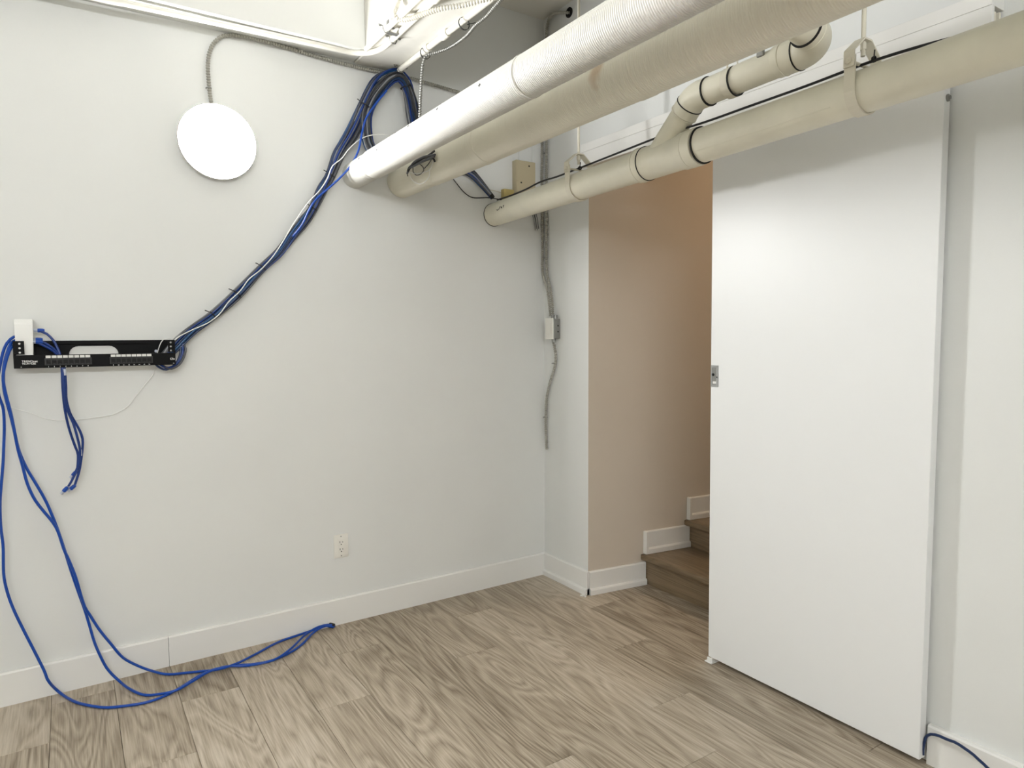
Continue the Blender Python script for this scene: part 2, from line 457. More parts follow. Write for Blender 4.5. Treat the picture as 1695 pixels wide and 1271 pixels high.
# ------------------------------------------------------------------ pipes overhead
YE = YF + .001
P1 = (-1.123, 2.172); P2 = (-.878, 2.170)
p1 = mk('insulated_pipe', lathe(bmesh.new(), (P1[0], -.0008, P1[1]), (0, -1, 0), [(0, .0600), (.18, .0605), (.20, .0560), (.215, .0560), (.222, .0595), (.240, .0600), (.245, .0570), (.252, .0570), (.262, .0635)] + [(.262 + k * .05, .0632) for k in range(1, 98)] + [(-YE - .002, .063)], 40), 'pipe_white', None, True)
tag(p1, 'white wrapped pipe, brightest and outermost of the overhead pipes', 'pipe', 'overhead pipes')
for y in (1.456, 2.9, 4.3):
    turned('wrap_seam', (P1[0], -y, P1[1]), (0, -1, 0), [(0, .0632), (.001, .0652), (.012, .0652), (.013, .0632)], 'pipe_white', p1, 40)
for (y, a) in ((.22, .4), (.44, .2), (.58, .9), (.73, .6), (.98, .5), (1.28, .3)):
    th = math.pi - a
    c = Vector((P1[0] + .0634 * math.cos(th), -y, P1[1] + .0634 * math.sin(th)))
    nx = Vector((math.cos(th), 0, math.sin(th)))
    bm = bmesh.new(); t_ = Vector((0, 1, 0)).cross(nx)
    for s, l in ((.2, .008), (1.3, .006), (2.3, .005)):
        d = Vector((0, 1, 0)) * math.cos(s) + t_ * math.sin(s)
        sweep(bm, [c - d * l, c + d * l], .0011, 4)
    mk('pen_mark', bm, 'ink', p1)
p2 = mk('insulated_pipe', lathe(bmesh.new(), (P2[0], -.0008, P2[1]), (0, -1, 0), [(0, .076), (.28, .0765), (.30, .073), (.325, .073), (.345, .080), (.37, .077), (.395, .080)] + [(.395 + k * .05, .08) for k in range(1, 95)] + [(-YE - .002, .08)], 44), 'pipe_cream', None, True)
tag(p2, 'thick cream wrapped pipe with rusty stain, middle of the overhead pipes', 'pipe', 'overhead pipes')
for y in (.78, 1.66, 2.9, 4.1):
    turned('wrap_seam', (P2[0], -y, P2[1]), (0, -1, 0), [(0, .080), (.001, .0818), (.05, .0818), (.051, .080)], 'pipe_cream', p2, 44)

def p3(y): return Vector((-.340 + .0237 * y, y, 2.059 - .0129 * y))
AX3 = (p3(-1) - p3(0)).normalized()
R3 = .0602
prof3 = [(0, R3 * .98), (.01, R3)] + [(k * .1, R3) for k in range(1, 52)]
p3o = mk('drain_pipe', lathe(bmesh.new(), p3(-.001), AX3, prof3, 40), 'iron', None, True)
tag(p3o, 'long cream cast iron drain pipe hung in clevis hangers along the door', 'pipe', 'overhead pipes')
turned('wall_gap_shade', p3(-.0006), AX3, [(0, R3 - .004), (0, R3 + .0016), (.0025, R3 + .0016), (.0025, R3 - .004)], 'rubber', p3o, 40, True)  # dark ring standing in for the shadowed gap where pipe meets wall
def ring3(name, y, w, r, m, parent):
    return turned(name, p3(y), AX3, [(0, R3 - .002), (.0, r), (w, r), (w, R3 - .002)], m, parent, 40, True)
YW0, YW1 = -1.150, -1.475
wye = turned('wye_fitting', p3(YW0), AX3, [(0, R3 + .001), (.004, .0665), (.045, .0665), (.05, .0635), (.24, .0635), (.245, .0675), (.318, .0675), (.322, R3 + .001)], 'iron', p3o, 40)
ring3('rubber_seal', -1.196, .003, .0668, 'rubber', p3o)
ring3('rubber_seal', -1.476, .0045, .0660, 'rubber', p3o)
for y in (-1.165, -1.425): ring3('fitting_lip', y, .002, .0685, 'iron', p3o)
# a raised casting seam
bm = sweep(bmesh.new(), [p3(y) + Vector((-.0600 * math.cos(.55), 0, -.0600 * math.sin(.55))) for y in (-1.49, -2.0)], .0012, 5)
mk('casting_seam', bm, 'iron', p3o)
# pencilled figures
bm = bmesh.new()
def on3(y, a): return p3(y) + Vector((-math.cos(a), 0, math.sin(a))) * (R3 + .0004)
for st in ([(-.135, -.02), (-.146, -.10), (-.152, -.02)], [(-.158, -.06), (-.166, .16)], [(-.176, .14), (-.182, -.02)], [(-.190, .10), (-.180, .05), (-.191, -.02)], [(-.200, .16), (-.207, .16), (-.204, -.02)]):
    sweep(bm, [on3(y, a) for y, a in st], .0019, 4)
mk('pencil_figure', bm, 'ink', p3o)

# branch pipe: up from the wye, along, then a round elbow and off towards the middle of the room
BX, BZ, RB = -.408, 2.243, .0455
b_pts = [p3(-1.30) + Vector((-.01, 0, .03)), Vector((-.388, -1.352, 2.150)), Vector((-.402, -1.425, 2.215))]
def bend(p0, corner, p1, r, n=10):
    p0, corner, p1 = Vector(p0), Vector(corner), Vector(p1)
    a = (p0 - corner).normalized(); b = (p1 - corner).normalized()
    h = a.angle(b) / 2; d = r / math.tan(h); c = corner + (a + b).normalized() * (r / math.sin(h))
    u = corner + a * d - c; w = corner + b * d - c
    out = []
    for k in range(n + 1):
        t = k / n; ang = u.angle(w)
        out.append(c + (u * math.sin((1 - t) * ang) + w * math.sin(t * ang)) / math.sin(ang))
    return out
e1c = Vector((BX, -1.468, BZ)); e2c = Vector((BX + .012, -1.955, BZ + .016)); e3c = Vector((-.655, -1.955, BZ + .055))
start = p3(-1.265) + Vector((-.006, 0, .02))
seg1 = bend(start, e1c, (BX, -1.8, BZ), .10, 8)
seg2 = bend((BX, -1.5, BZ), e2c, e3c, .085, 14)
seg3 = bend(e2c, e3c, (-.66, -1.955, 3.1), .085, 10)
path = [start] + seg1 + seg2 + seg3 + [Vector((-.66, -1.955, CEIL - .001))]
br = mk('drain_branch', sweep(bmesh.new(), path, RB, 32), 'iron', None, True)
tag(br, 'cream branch drain with round elbows joining the long drain pipe', 'pipe')
def collar(path_pts, r, name='elbow_hub', m='iron'):
    o = mk(name, sweep(bmesh.new(), path_pts, r, 32), m, br, True); return o
def along(a, b, t): return Vector(a).lerp(Vector(b), t)
collar([seg1[0] + (start - seg1[0]).normalized() * .035] + seg1 + [seg1[-1] + Vector((0, -.03, 0))], RB + .0035, 'elbow')
collar([seg2[0] + Vector((0, .07, 0))] + seg2 + [seg2[-1] + (e3c - e2c).normalized() * .012], RB + .0038, 'elbow')
def bring(c, ax, name, w, r, m):
    return turned(name, c, ax, [(-w / 2, RB - .002), (-w / 2, r), (w / 2, r), (w / 2, RB - .002)], m, br, 32, True)
bring(seg1[-1] + Vector((0, -.0325, 0)), (0, -1, 0), 'rubber_seal', .004, RB + .0045, 'rubber')
d1 = (seg1[0] - start).normalized()
bring(seg1[0] + d1 * -.0, d1, 'rubber_seal', .0035, RB + .0055, 'rubber')
bring(seg1[0] + d1 * -.038, d1, 'hub_lip', .004, RB + .0055, 'iron')
bring(seg2[0] + Vector((0, -.002, 0)), (0, -1, 0), 'rubber_seal', .004, RB + .0055, 'rubber')
bring(seg2[0] + Vector((0, .046, 0)), (0, -1, 0), 'hub_lip', .003, RB + .0055, 'iron')
d2 = (e3c - e2c).normalized()
bring(seg2[-1] + d2 * .013, d2, 'rubber_seal', .0035, RB + .0058, 'rubber')
bring(seg2[-1] + d2 * -.012, d2, 'hub_lip', .002, RB + .0048, 'iron')
# clamp lug on the second coupling
box('clamp_lug', (BX - .04, -1.776, BZ + .030), (BX - .028, -1.752, BZ + .054), 'steel', br, .002)
# its strap hanger
yb = -1.63
hb = empty('band_hanger', (BX, yb, BZ - .05), 'thin band hanger carrying the branch drain', 'pipe hanger')
turned('band', (BX, yb + .015, BZ), (0, -1, 0), [(0, RB - .001), (0, RB + .004), (.028, RB + .004), (.028, RB - .001)], 'strap', hb, 32, True)
turned('dark_edge', (BX, yb - .0135, BZ), (0, -1, 0), [(0, RB - .001), (0, RB + .0035), (.004, RB + .0035), (.004, RB - .001)], 'rubber', hb, 32, True)
for s in (-1, 1):
    mk('band_strap', sweep(bmesh.new(), [(BX + s * .028, yb, BZ + .042), (BX + s * .006, yb, BZ + .18)], .003, 6), 'strap', hb)
mk('rod', sweep(bmesh.new(), [(BX, yb, BZ + .17), (BX, yb, CEIL - .0005)], .005, 8), 'steel', hb)

# clevis hangers
def clevis(y, label):
    c = p3(y); h = empty('clevis_hanger', c + Vector((0, 0, -.066)), label, 'pipe hanger', 'clevis hangers on the drain pipe')
    w = .016; r = R3 + .001; t = .0045
    prof = [Vector((-1, 0, .085 / r))] + [Vector((-math.cos(a), 0, -math.sin(a))) for a in [math.pi * k / 20 for k in range(21)]] + [Vector((1, 0, .085 / r))]
    def band(pts, nrm, name, wid):
        bm = bmesh.new(); rows = []
        for p, n_ in zip(pts, nrm):
            a = c + p; b = a + n_ * t
            rows.append([bm.verts.new(q + Vector((0, s, 0))) for q, s in ((a, -wid), (a, wid), (b, wid), (b, -wid))])
        for p, q in zip(rows, rows[1:]):
            for i in range(4): bm.faces.new((p[i], p[(i + 1) % 4], q[(i + 1) % 4], q[i]))
        bm.faces.new(rows[0]); bm.faces.new(rows[-1])
        return mk(name, bm, 'strap', h)
    pts = [Vector((p.x * r, 0, p.z * r)) for p in prof]
    band(pts, [Vector((-1, 0, 0))] + [Vector((p.x, 0, p.z)).normalized() for p in prof[1:-1]] + [Vector((1, 0, 0))], 'strap_loop', w)
    o = r + t + .0005
    ypts = [Vector((-o, 0, .055)), Vector((-o, 0, .098)), Vector((-.016, 0, .138)), Vector((.016, 0, .138)), Vector((o, 0, .098)), Vector((o, 0, .055))]
    yn = [Vector((-1, 0, 0)), Vector((-.8, 0, .6)), Vector((-.3, 0, 1)), Vector((.3, 0, 1)), Vector((.8, 0, .6)), Vector((1, 0, 0))]
    band(ypts, yn, 'yoke', .0155)
    bo = mk('cross_bolt', sweep(bmesh.new(), [c + Vector((-o - .012, 0, .072)), c + Vector((o + .012, 0, .072))], .0048, 10), 'strap', h, True)
    turned('bolt_head', c + Vector((-o - .004, 0, .072)), (-1, 0, 0), [(0, .010), (.006, .010), (.007, .008)], 'strap', bo, 6)
    turned('nut', c + Vector((0, 0, .116)), (0, 0, 1), [(0, .009), (.018, .009)], 'strap', h, 6)
    ro = mk('rod', sweep(bmesh.new(), [c + Vector((0, 0, .098)), Vector((c.x, y, CEIL - .0005))], .0062, 10), 'strap', h, True)
    return h
clevis(-.755, 'cream clevis hanger on the drain pipe nearest the corner')
clevis(-2.065, 'cream clevis hanger on the drain pipe above the sliding door')

# black cable lying on the drain pipe, tied at the hangers
def top3(y, lift=0.0, side=0.0): return p3(y) + Vector((-side, 0, (R3 ** 2 - side ** 2) ** .5 + .0052 + lift))
cab = [top3(-.10, .004, .035), top3(-.22, .0, .02), top3(-.34, .004, .012), top3(-.46, .016, .005), top3(-.6, .012, .004), top3(-.755, .012, .008), top3(-.88, .012, .012), top3(-1.05, .014, .014), top3(-1.2, .016, .016), top3(-1.35, .016, .018), top3(-1.5, .008, .022), top3(-1.7, .006, .022), top3(-1.9, .004, .022), top3(-2.08, .006, .016), top3(-2.2, .002, .008), top3(-2.3, 0, -.012), top3(-2.42, 0, -.034), top3(-2.7, 0, -.044), top3(-3.2, 0, -.044)]
tag(tube('cable', cab, .0042, 'black', step=.025), 'single black cable lying along the top of the drain pipe', 'cable')
for y in (-.775, -2.10):
    o = turned('cable_tie', top3(y, .010, .011), AX3, [(0, .0055), (0, .0085), (.007, .0085), (.007, .0055)], 'rubber', None, 12, True)
    tag(o, 'black cable tie on the clevis hanger ' + ('nearest the corner' if y > -1 else 'above the sliding door'), 'cable tie', 'cable ties on the drain pipe cable')
    mk('tie_tail', sweep(bmesh.new(), [top3(y - .003, .018, .011), top3(y - .003, .036, .008)], .0018, 5), 'rubber', o)

# ------------------------------------------------------------------ round wall lamp
def disc_lamp(c, nrm, label, glow):
    c = Vector(c); nrm = Vector(nrm)
    h = empty('wall_lamp', c, label, 'lamp')
    turned('housing', c, nrm, [(.0006, .138), (.008, .144), (.018, .155), (.034, .1575), (.0405, .1565), (.0418, .1545), (.0411, .153)], 'white', h, 64)
    turned('diffuser', c, nrm, [(.0412, .1535), (.0416, .1530), (.0420, .12), (.0422, .06), (.0423, 0)], glow, h, 64)
    return h
lc = (-1.7344, -0.0450, 2.2298)
disc_lamp((lc[0], -.0005, lc[2]), (0, -1, 0), 'round white flush disc lamp glowing on the wall above the rack', 'lampA')
bt = empty('fill_batten', (-3.0, YF + .03, 2.40), 'added unseen batten fill lamp on the wall behind the camera', 'lamp')  # added out of view to light the walls evenly
box('housing', (-4.22, YF + .0005, 2.40), (-1.78, YF + .045, 2.52), 'white', bt, .006)
box('diffuser', (-4.20, YF + .0452, 2.41), (-1.80, YF + .065, 2.51), 'fillB', bt, .008)
disc_lamp((1.9, -1.0, CEIL - .0005), (0, 0, -1), 'added unseen warm disc fill lamp on the stairwell ceiling', 'fillS')  # added out of view to warm the stair wall

# ------------------------------------------------------------------ armoured cables
lampfeed = [(-1.7504, -0.0180, 2.3888), (-1.7551, -0.0140, 2.4388), (-1.7588, -0.0140, 2.5371), (-1.7494, -0.0140, 2.6033), (-1.7215, -0.0140, 2.6565), (-1.6725, -0.0140, 2.6901), (-1.5686, -0.0140, 2.6990), (-1.4135, -0.0140, 2.6927), (-1.3051, -0.0140, 2.6847), (-1.1923, -0.0140, 2.6792), (-1.0747, -0.0140, 2.6762), (-0.9520, -0.0140, 2.6788), (-0.8242, -0.0140, 2.6786), (-0.6908, -0.0140, 2.6724), (-0.5621, -0.0140, 2.6639), (-0.3681, -0.0140, 2.6566), (-0.1739, -0.0140, 2.6468), (-0.0519, -0.0140, 2.6023), (-0.0231, -0.0140, 2.4910), (-0.0239, -0.0140, 2.2738), (-0.0206, -0.0140, 2.0046), (-0.0213, -0.0140, 1.8074), (-0.0217, -0.0200, 1.7488), (-0.0300, -0.0659, 1.6772), (-0.0330, -0.0925, 1.5912), (-0.0330, -0.1036, 1.5132)]
o = armoured('armoured_cable', lampfeed); tag(o, 'ridged metal armoured cable looping from the disc lamp along the wall to the switch', 'cable', 'armoured cables')
def clip(p, nrm, label=None, w=.012):
    p = Vector(p); nrm = Vector(nrm)
    bm = bmesh.new()
    e = Vector((abs(nrm.y), abs(nrm.x), 0))
    pts = [p + e * .0 + nrm * .001, p + nrm * .012, p + e * .004 + nrm * .021, p + e * .012 + nrm * .023, p + e * .018 + nrm * .016, p + e * .019 + nrm * .001]
    sweep(bm, pts, .0024, 5)
    o = mk('cable_clip', bm, 'steel')
    return tag(o, label, 'clip', 'metal clips on the armoured cables')
for q, words in (((-1.7570, 0.0000, 2.4551), 'small metal cable clip just above the disc lamp'), ((-1.3202, 0.0000, 2.6862), 'small metal cable clip below the wall ledge left of the beam'), ((-0.6768, 0.0000, 2.6734), 'small metal cable clip between the cable coil and white pipe')): clip(Vector(q) + Vector((-.01, 0, 0)), (0, -1, 0), words)
second = [(-0.0020, -0.2391, 3.1109), (-0.0200, -0.2206, 3.1136), (-0.0300, -0.1650, 3.1328), (-0.0240, -0.1027, 3.1427), (-0.0160, -0.0641, 3.1211), (-0.0140, -0.0471, 3.0569), (-0.0140, -0.0461, 2.8297), (-0.0140, -0.0447, 2.5015), (-0.0140, -0.0433, 2.1691), (-0.0140, -0.0419, 1.8324), (-0.0140, -0.0502, 1.7468), (-0.0180, -0.0840, 1.6664), (-0.0200, -0.1034, 1.5910), (-0.0200, -0.1089, 1.5132)]
o = armoured('armoured_cable', second); tag(o, 'ridged armoured cable dropping down the corner from a hole near the ceiling', 'cable', 'armoured cables')
hole = turned('knockout_bushing', (-.0008, (0.0000, -0.2366, 3.1124)[1], (0.0000, -0.2366, 3.1124)[2]), (-1, 0, 0), [(0, .026), (.006, .026), (.006, .018), (.002, .014)], 'dark', None, 20)
tag(hole, 'dark bushed hole high on the wall near the ceiling', 'hole')
third = [(-0.0200, -0.1085, 1.3811), (-0.0160, -0.1255, 1.3201), (-0.0140, -0.1284, 1.2658), (-0.0140, -0.1113, 1.2107), (-0.0140, -0.0709, 1.1298), (-0.0140, -0.0415, 1.0410), (-0.0130, -0.0326, 0.9352), (-0.0130, -0.0323, 0.8472), (-0.0120, -0.0375, 0.7455)]
o = armoured('armoured_cable', third); tag(o, 'short armoured cable tail hanging below the light switch', 'cable', 'armoured cables')
for q, words in (((0.0000, -0.0229, 1.8452), 'small metal cable clip in the corner above the light switch'), ((0.0000, -0.1041, 1.2477), 'small metal cable clip just below the light switch'), ((0.0000, -0.0190, 0.9329), 'lowest small metal cable clip, near the end of the cable tail'), ((0.0000, -0.0253, 2.4284), 'small metal cable clip in the corner above the drain pipe')): clip(Vector(q) + Vector((0, -.012, 0)), (-1, 0, 0), words)

# light switch on its steel box
sb = (0.0000, -0.1216, 1.4454)
swi = empty('light_switch', (-.02, -.125, 1.385), 'white light switch on a grey steel surface box by the corner', 'switch')
ys0, ys1 = -.154, -.090
zs0, zs1 = 1.387, 1.497
box('steel_box', (-.048, ys0, zs0), (-.0006, ys1, zs1), 'steel', swi, .003)
pl_ = box('switch_plate', (-.0545, ys0 - .001, zs0 - .004), (-.0482, ys1 + .006, zs1 + .004), 'outlet', swi, .002)
box('rocker', (-.0575, ys0 + .017, zs0 + .026), (-.0546, ys1 - .012, zs1 - .024), 'outlet', pl_, .001)
for z in (1.425, 1.458): turned('knockout', (-.018, ys0 - .0004, z), (0, -1, 0), [(0, .0042), (.0006, .0042)], 'dark', swi, 10)
for (yy, zz, d) in ((-.118, zs1 + .012, 1), (-.140, zs1 + .012, 1), (-.124, zs0 - .012, -1)):
    turned('cable_connector', (-.025, yy, zz - .012 * d), (0, 0, d), [(0, .012), (.008, .012), (.009, .0105), (.022, .0105)], 'steel', swi, 14)

# ------------------------------------------------------------------ wall outlet
oc = (-1.2322, -0.0040, 0.3859)
ox, oz = oc[0], oc[2]
out = empty('wall_outlet', (ox, -.001, oz - .06), 'white double socket outlet low on the off-white wall', 'outlet')
plate = box('cover_plate', (ox - .036, -.0065, oz - .058), (ox + .036, -.0006, oz + .058), 'outlet', out, .0025, 2)
face = box('socket_face', (ox - .0168, -.0082, oz - .0335), (ox + .0168, -.0066, oz + .0335), 'outlet', out, .0006)
for s in (1, -1):
    zc = oz + .0175 * s
    box('slot', (ox - .0078, -.0086, zc - .002), (ox - .0052, -.0083, zc + .008), 'dark', face)
    box('slot', (ox + .0056, -.0086, zc - .001), (ox + .0078, -.0083, zc + .0065), 'dark', face)
    turned('earth_hole', (ox, -.0083, zc - .0085), (0, -1, 0), [(0, .0027), (.0003, .0027)], 'dark', face, 10)
    turned('screw', (ox, -.0066, oz + .048 * s), (0, -1, 0), [(0, .003), (.0008, .0024)], 'steel', plate, 10)

# ------------------------------------------------------------------ conduits under the beam
ZU = 2.695 - .0135
def rigid(name, pts, r, label, group='white conduits under the beam', step=.03):
    o = tube(name, pts, r, 'conduit', None, step, 14); return tag(o, label, 'conduit', group)
ca_y = -.118
ca = [(-3.9, ca_y, 2.662), (-2.2683, -0.1180, 2.6741), (-2.0384, -0.1180, 2.6795), (-1.6400, -0.1180, 2.6878), (-1.2827, -0.1180, 2.6933), (-1.1571, -0.1180, 2.6948), (-1.1074, -0.1897, 2.6810), (-1.0789, -0.2609, 2.6810), (-1.0747, -0.3582, 2.6810), (-1.0767, -0.5125, 2.6810), (-1.0773, -0.6837, 2.6810), (-1.0799, -0.7725, 2.6810), (-1.0879, -0.9866, 2.6810), (-1.1090, -1.5238, 2.6810)]
c_a = rigid('conduit', ca, .0125, 'white conduit curving from the wall ledge onto the beam underside')
cb0, cb1 = Vector((-0.9137, -0.0491, 2.6810)), Vector((-0.9001, -0.8931, 2.6810))
db = (cb1 - cb0).normalized()
c_b = rigid('conduit', [cb0, cb0 + db * .5, cb1 + db * 1.6], .0125, 'white conduit with couplings along the edge of the beam beside the coil')
cc0, cc1 = Vector((-1.1326, -0.2106, 2.6840)), Vector((-1.1313, -0.7211, 2.6840))
dc = (cc1 - cc0).normalized()
c_c = rigid('conduit', [cc0, cc0 + dc * .4, cc1 + dc * 1.2], .0115, 'white conduit along the far lower edge of the beam')
def coupling(parent, c, ax, l, r=.0165):
    return turned('coupling', c, ax, [(-l / 2, .0125), (-l / 2, r), (-l / 2 + .002, r + .001), (l / 2 - .002, r + .001), (l / 2, r), (l / 2, .0125)], 'conduit', parent, 20)
def proj(c0, d, px, py): return c0 + d * ((Vector(px) - c0).dot(d))
for q in ((-0.9134, -0.3590, 2.6810), (-0.9082, -0.5339, 2.6810)): coupling(c_b, proj(cb0, db, q, 0), db, .055)
qa = Vector((-1.0356, -0.7619, 2.6810)); da = (Vector((-1.0879, -0.9866, 2.6810)) - Vector((-1.0767, -0.5125, 2.6810))).normalized()
coupling(c_a, Vector((-1.0808, -0.8045, 2.6810)), da, .06)
def beamclamp(p, d, parent):
    p = Vector(p); s = Vector((d.y, -d.x, 0)).normalized()
    bm = bmesh.new()
    for sg in (-1, 1):
        sweep(bm, [p + s * sg * .036 + Vector((0, 0, .0125)), p + s * sg * .017 + Vector((0, 0, .0105)), p + s * sg * .0155 + Vector((0, 0, -.004)), p + s * sg * .009 + Vector((0, 0, -.0145)), p + Vector((0, 0, -.0155))], .0028, 6)
    o = mk('saddle_clamp', bm, 'steel', parent)
    for sg in (-1, 1): turned('clamp_screw', p + s * sg * .029 + Vector((0, 0, .0115)), (0, 0, -1), [(0, .006), (.005, .006), (.006, .004)], 'steel', o, 8)
beamclamp((-1.0705, -0.3679, 2.6810), da, c_a); beamclamp(proj(cb0, db, (-0.9141, -0.0926, 2.6810), 0), db, c_b); beamclamp((-1.1325, -0.4426, 2.6840), dc, c_c)
ang = box('angle_bracket', ((-1.1254, -0.4448, 2.6800)[0] - .004, (-1.1254, -0.4448, 2.6800)[1] - .012, 2.668), ((-1.0881, -0.4149, 2.6800)[0] + .004, (-1.1254, -0.4448, 2.6800)[1] + .012, 2.672), 'steel')
tag(ang, 'small grey angle bracket between two white conduits', 'bracket')
box('bracket_leg', ((-1.1254, -0.4448, 2.6800)[0] - .004, (-1.1254, -0.4448, 2.6800)[1] - .012, 2.672), ((-1.1254, -0.4448, 2.6800)[0] - .001, (-1.1254, -0.4448, 2.6800)[1] + .012, 2.72), 'steel', ang)
# painted flexible conduit crossing under the beam
flex = [(-1.128, (-1.1714, -0.5680, 2.7400)[1] - .04, 2.84), (-1.126, (-1.1714, -0.5680, 2.7400)[1] + .01, 2.76), (-1.1529, -0.5649, 2.6900), (-1.1281, -0.5789, 2.6720), (-1.1034, -0.6278, 2.6640), (-1.0786, -0.7016, 2.6600), (-1.0469, -0.7680, 2.6600), (-0.9845, -0.8367, 2.6620), (-0.9350, -0.8975, 2.6680), (-0.8699, -0.9650, 2.6750)]
o = armoured('flexible_conduit', flex, 'conduit', .0095, pitch=.012); tag(o, 'white painted flexible conduit looping under the white conduits', 'conduit')
# armoured cable tied along the edge conduit, dropping down beside the coil
drop = [(-0.8967, -1.0462, 2.6600), (-0.8939, -0.9560, 2.6550), (-0.8814, -0.8352, 2.6480), (-0.8813, -0.7462, 2.6450), (-0.8656, -0.6398, 2.6450), (-0.8649, -0.5009, 2.6500), (-0.8901, -0.4185, 2.6500), (-0.9162, -0.3757, 2.6460)]
x_, y_, z_ = (-0.9162, -0.3757, 2.6460)
drop += [(x_ - .012, y_ + .01, z_ - .03), (x_ - .018, y_ + .015, z_ - .09), (x_ - .024, y_ + .02, z_ - .20), (x_ - .030, y_ + .025, z_ - .34), (x_ - .03, y_ + .05, z_ - .385)]
o = armoured('armoured_cable', drop, 'steel', .0066); tag(o, 'armoured cable tied along the beam edge and dropping beside the cable coil', 'cable', 'armoured cables')
for q, t in (((-0.9067, -0.6982, 2.6640), 1), ((-0.9122, -0.3560, 2.6640), 0)):
    o = turned('cable_tie', q, db, [(-.003, .0235), (-.003, .0255), (.003, .0255), (.003, .0235)], 'rubber', None, 14, True)
    tag(o, ('black cable tie where the armoured cable leaves the beam edge conduit to drop', 'black cable tie with a long tail on the beam edge conduit')[t], 'cable tie', 'ties on the beam edge conduit')
    if t: mk('tie_tail', sweep(bmesh.new(), [Vector(q) + Vector((.015, 0, .0)), Vector(q) + Vector((.05, -.01, .012))], .0016, 5), 'rubber', o)

# ------------------------------------------------------------------ network cable bundle
main = [((-1.9819, -0.0500, 1.3117), .016), ((-1.9273, -0.0450, 1.3755), .024), ((-1.8673, -0.0400, 1.4332), .022), ((-1.7792, -0.0340, 1.4987), .019), ((-1.6793, -0.0340, 1.5905), .022), ((-1.5684, -0.0340, 1.7106), .017), ((-1.4959, -0.0340, 1.7813), .019), ((-1.4310, -0.0360, 1.8662), .020), ((-1.3826, -0.0380, 1.9267), .024), ((-1.3368, -0.0380, 1.9880), .019), ((-1.2931, -0.0400, 2.0769), .022), ((-1.2538, -0.0420, 2.1469), .021), ((-1.2081, -0.0460, 2.2509), .028), ((-1.1430, -0.0500, 2.3590), .032), ((-1.0828, -0.0550, 2.4841), .030), ((-1.0161, -0.0600, 2.5925), .040), ((-0.9588, -0.0650, 2.6442), .034), ((-0.9129, -0.0680, 2.6638), .026), ((-0.8796, -0.0700, 2.6358), .028), ((-0.8585, -0.0700, 2.5684), .034), ((-0.8431, -0.0750, 2.4836), .040), ((-0.8213, -0.0800, 2.3847), .040), ((-0.7465, -0.0600, 2.3214), .034), ((-0.6132, -0.0400, 2.2902), .028), ((-0.5005, -0.0360, 2.2564), .020), ((-0.4311, -0.0360, 2.2023), .015), ((-0.3764, -0.0500, 2.1396), .010)]
coil = [((-0.9097, -0.1000, 2.2607), .034), ((-1.0051, -0.0900, 2.2499), .030), ((-1.0678, -0.0750, 2.2949), .028), ((-1.0841, -0.0680, 2.3832), .027), ((-1.0746, -0.0640, 2.4692), .026), ((-1.0276, -0.0640, 2.5556), .028), ((-0.9604, -0.0680, 2.6289), .026), ((-0.9109, -0.0700, 2.6494), .022), ((-0.8768, -0.0700, 2.6164), .026), ((-0.8525, -0.0700, 2.5466), .032), ((-0.8395, -0.0800, 2.4540), .036), ((-0.8248, -0.1000, 2.3533), .034), ((-0.8232, -0.1600, 2.2594), .028), ((-0.8631, -0.2400, 2.2087), .016)]
def strand(track, rho, phi, tw, seed, r, material, label, cat, group, jit=.25):
    rnd = random.Random(seed); pts = []
    n = len(track); ph = phi
    for i, (p, R) in enumerate(track):
        p = Vector(p); a = Vector(track[max(i - 1, 0)][0]); b = Vector(track[min(i + 1, n - 1)][0])
        t = (b - a).normalized(); side = Vector((0, 1, 0)).cross(t).normalized(); outw = Vector((0, -1, 0))
        ph += tw + rnd.uniform(-jit, jit)
        rr = max(0, min(1, rho + rnd.uniform(-.12, .12)))
        q = p + side * (R * rr * math.cos(ph)) + outw * (min(R, .024) * rr * .8 * math.sin(ph))
        q.y = min(q.y, -r - .001)
        pts.append(q)
    return tag(tube('network_cable', pts, r, material, None, .022, 7), label, cat, group)
random.seed(21)
gl = 'grey network cable bundled from the black rack up to the beam hook'
bl = 'blue network cable bundled from the black rack up to the beam hook'
for i in range(22):
    blue = i % 5 in (1, 3)
    rho = math.sqrt((i + .5) / 22); phi = i * 2.4
    strand(main, rho, phi, .22, i, .0043, ('blue', 'navy', 'teal')[i // 3 % 3] if blue else ('grey', 'darkgrey', 'palegrey', 'grey')[i % 4], bl if blue else gl, 'cable', 'cables of the bundle between rack and beam')
gc = 'grey network cable coiled in the slack loop hanging at the beam'
bc = 'blue network cable coiled in the slack loop hanging at the beam'
for i in range(18):
    blue = i % 5 in (0, 2, 4)
    rho = math.sqrt((i + .5) / 18); phi = i * 2.4 + 1
    strand(coil, rho, phi, .10, 100 + i, .0044, ('blue', 'navy', 'teal')[i % 3] if blue else ('grey', 'darkgrey', 'palegrey')[i % 3], bc if blue else gc, 'cable', 'cables of the slack coil at the beam', .15)
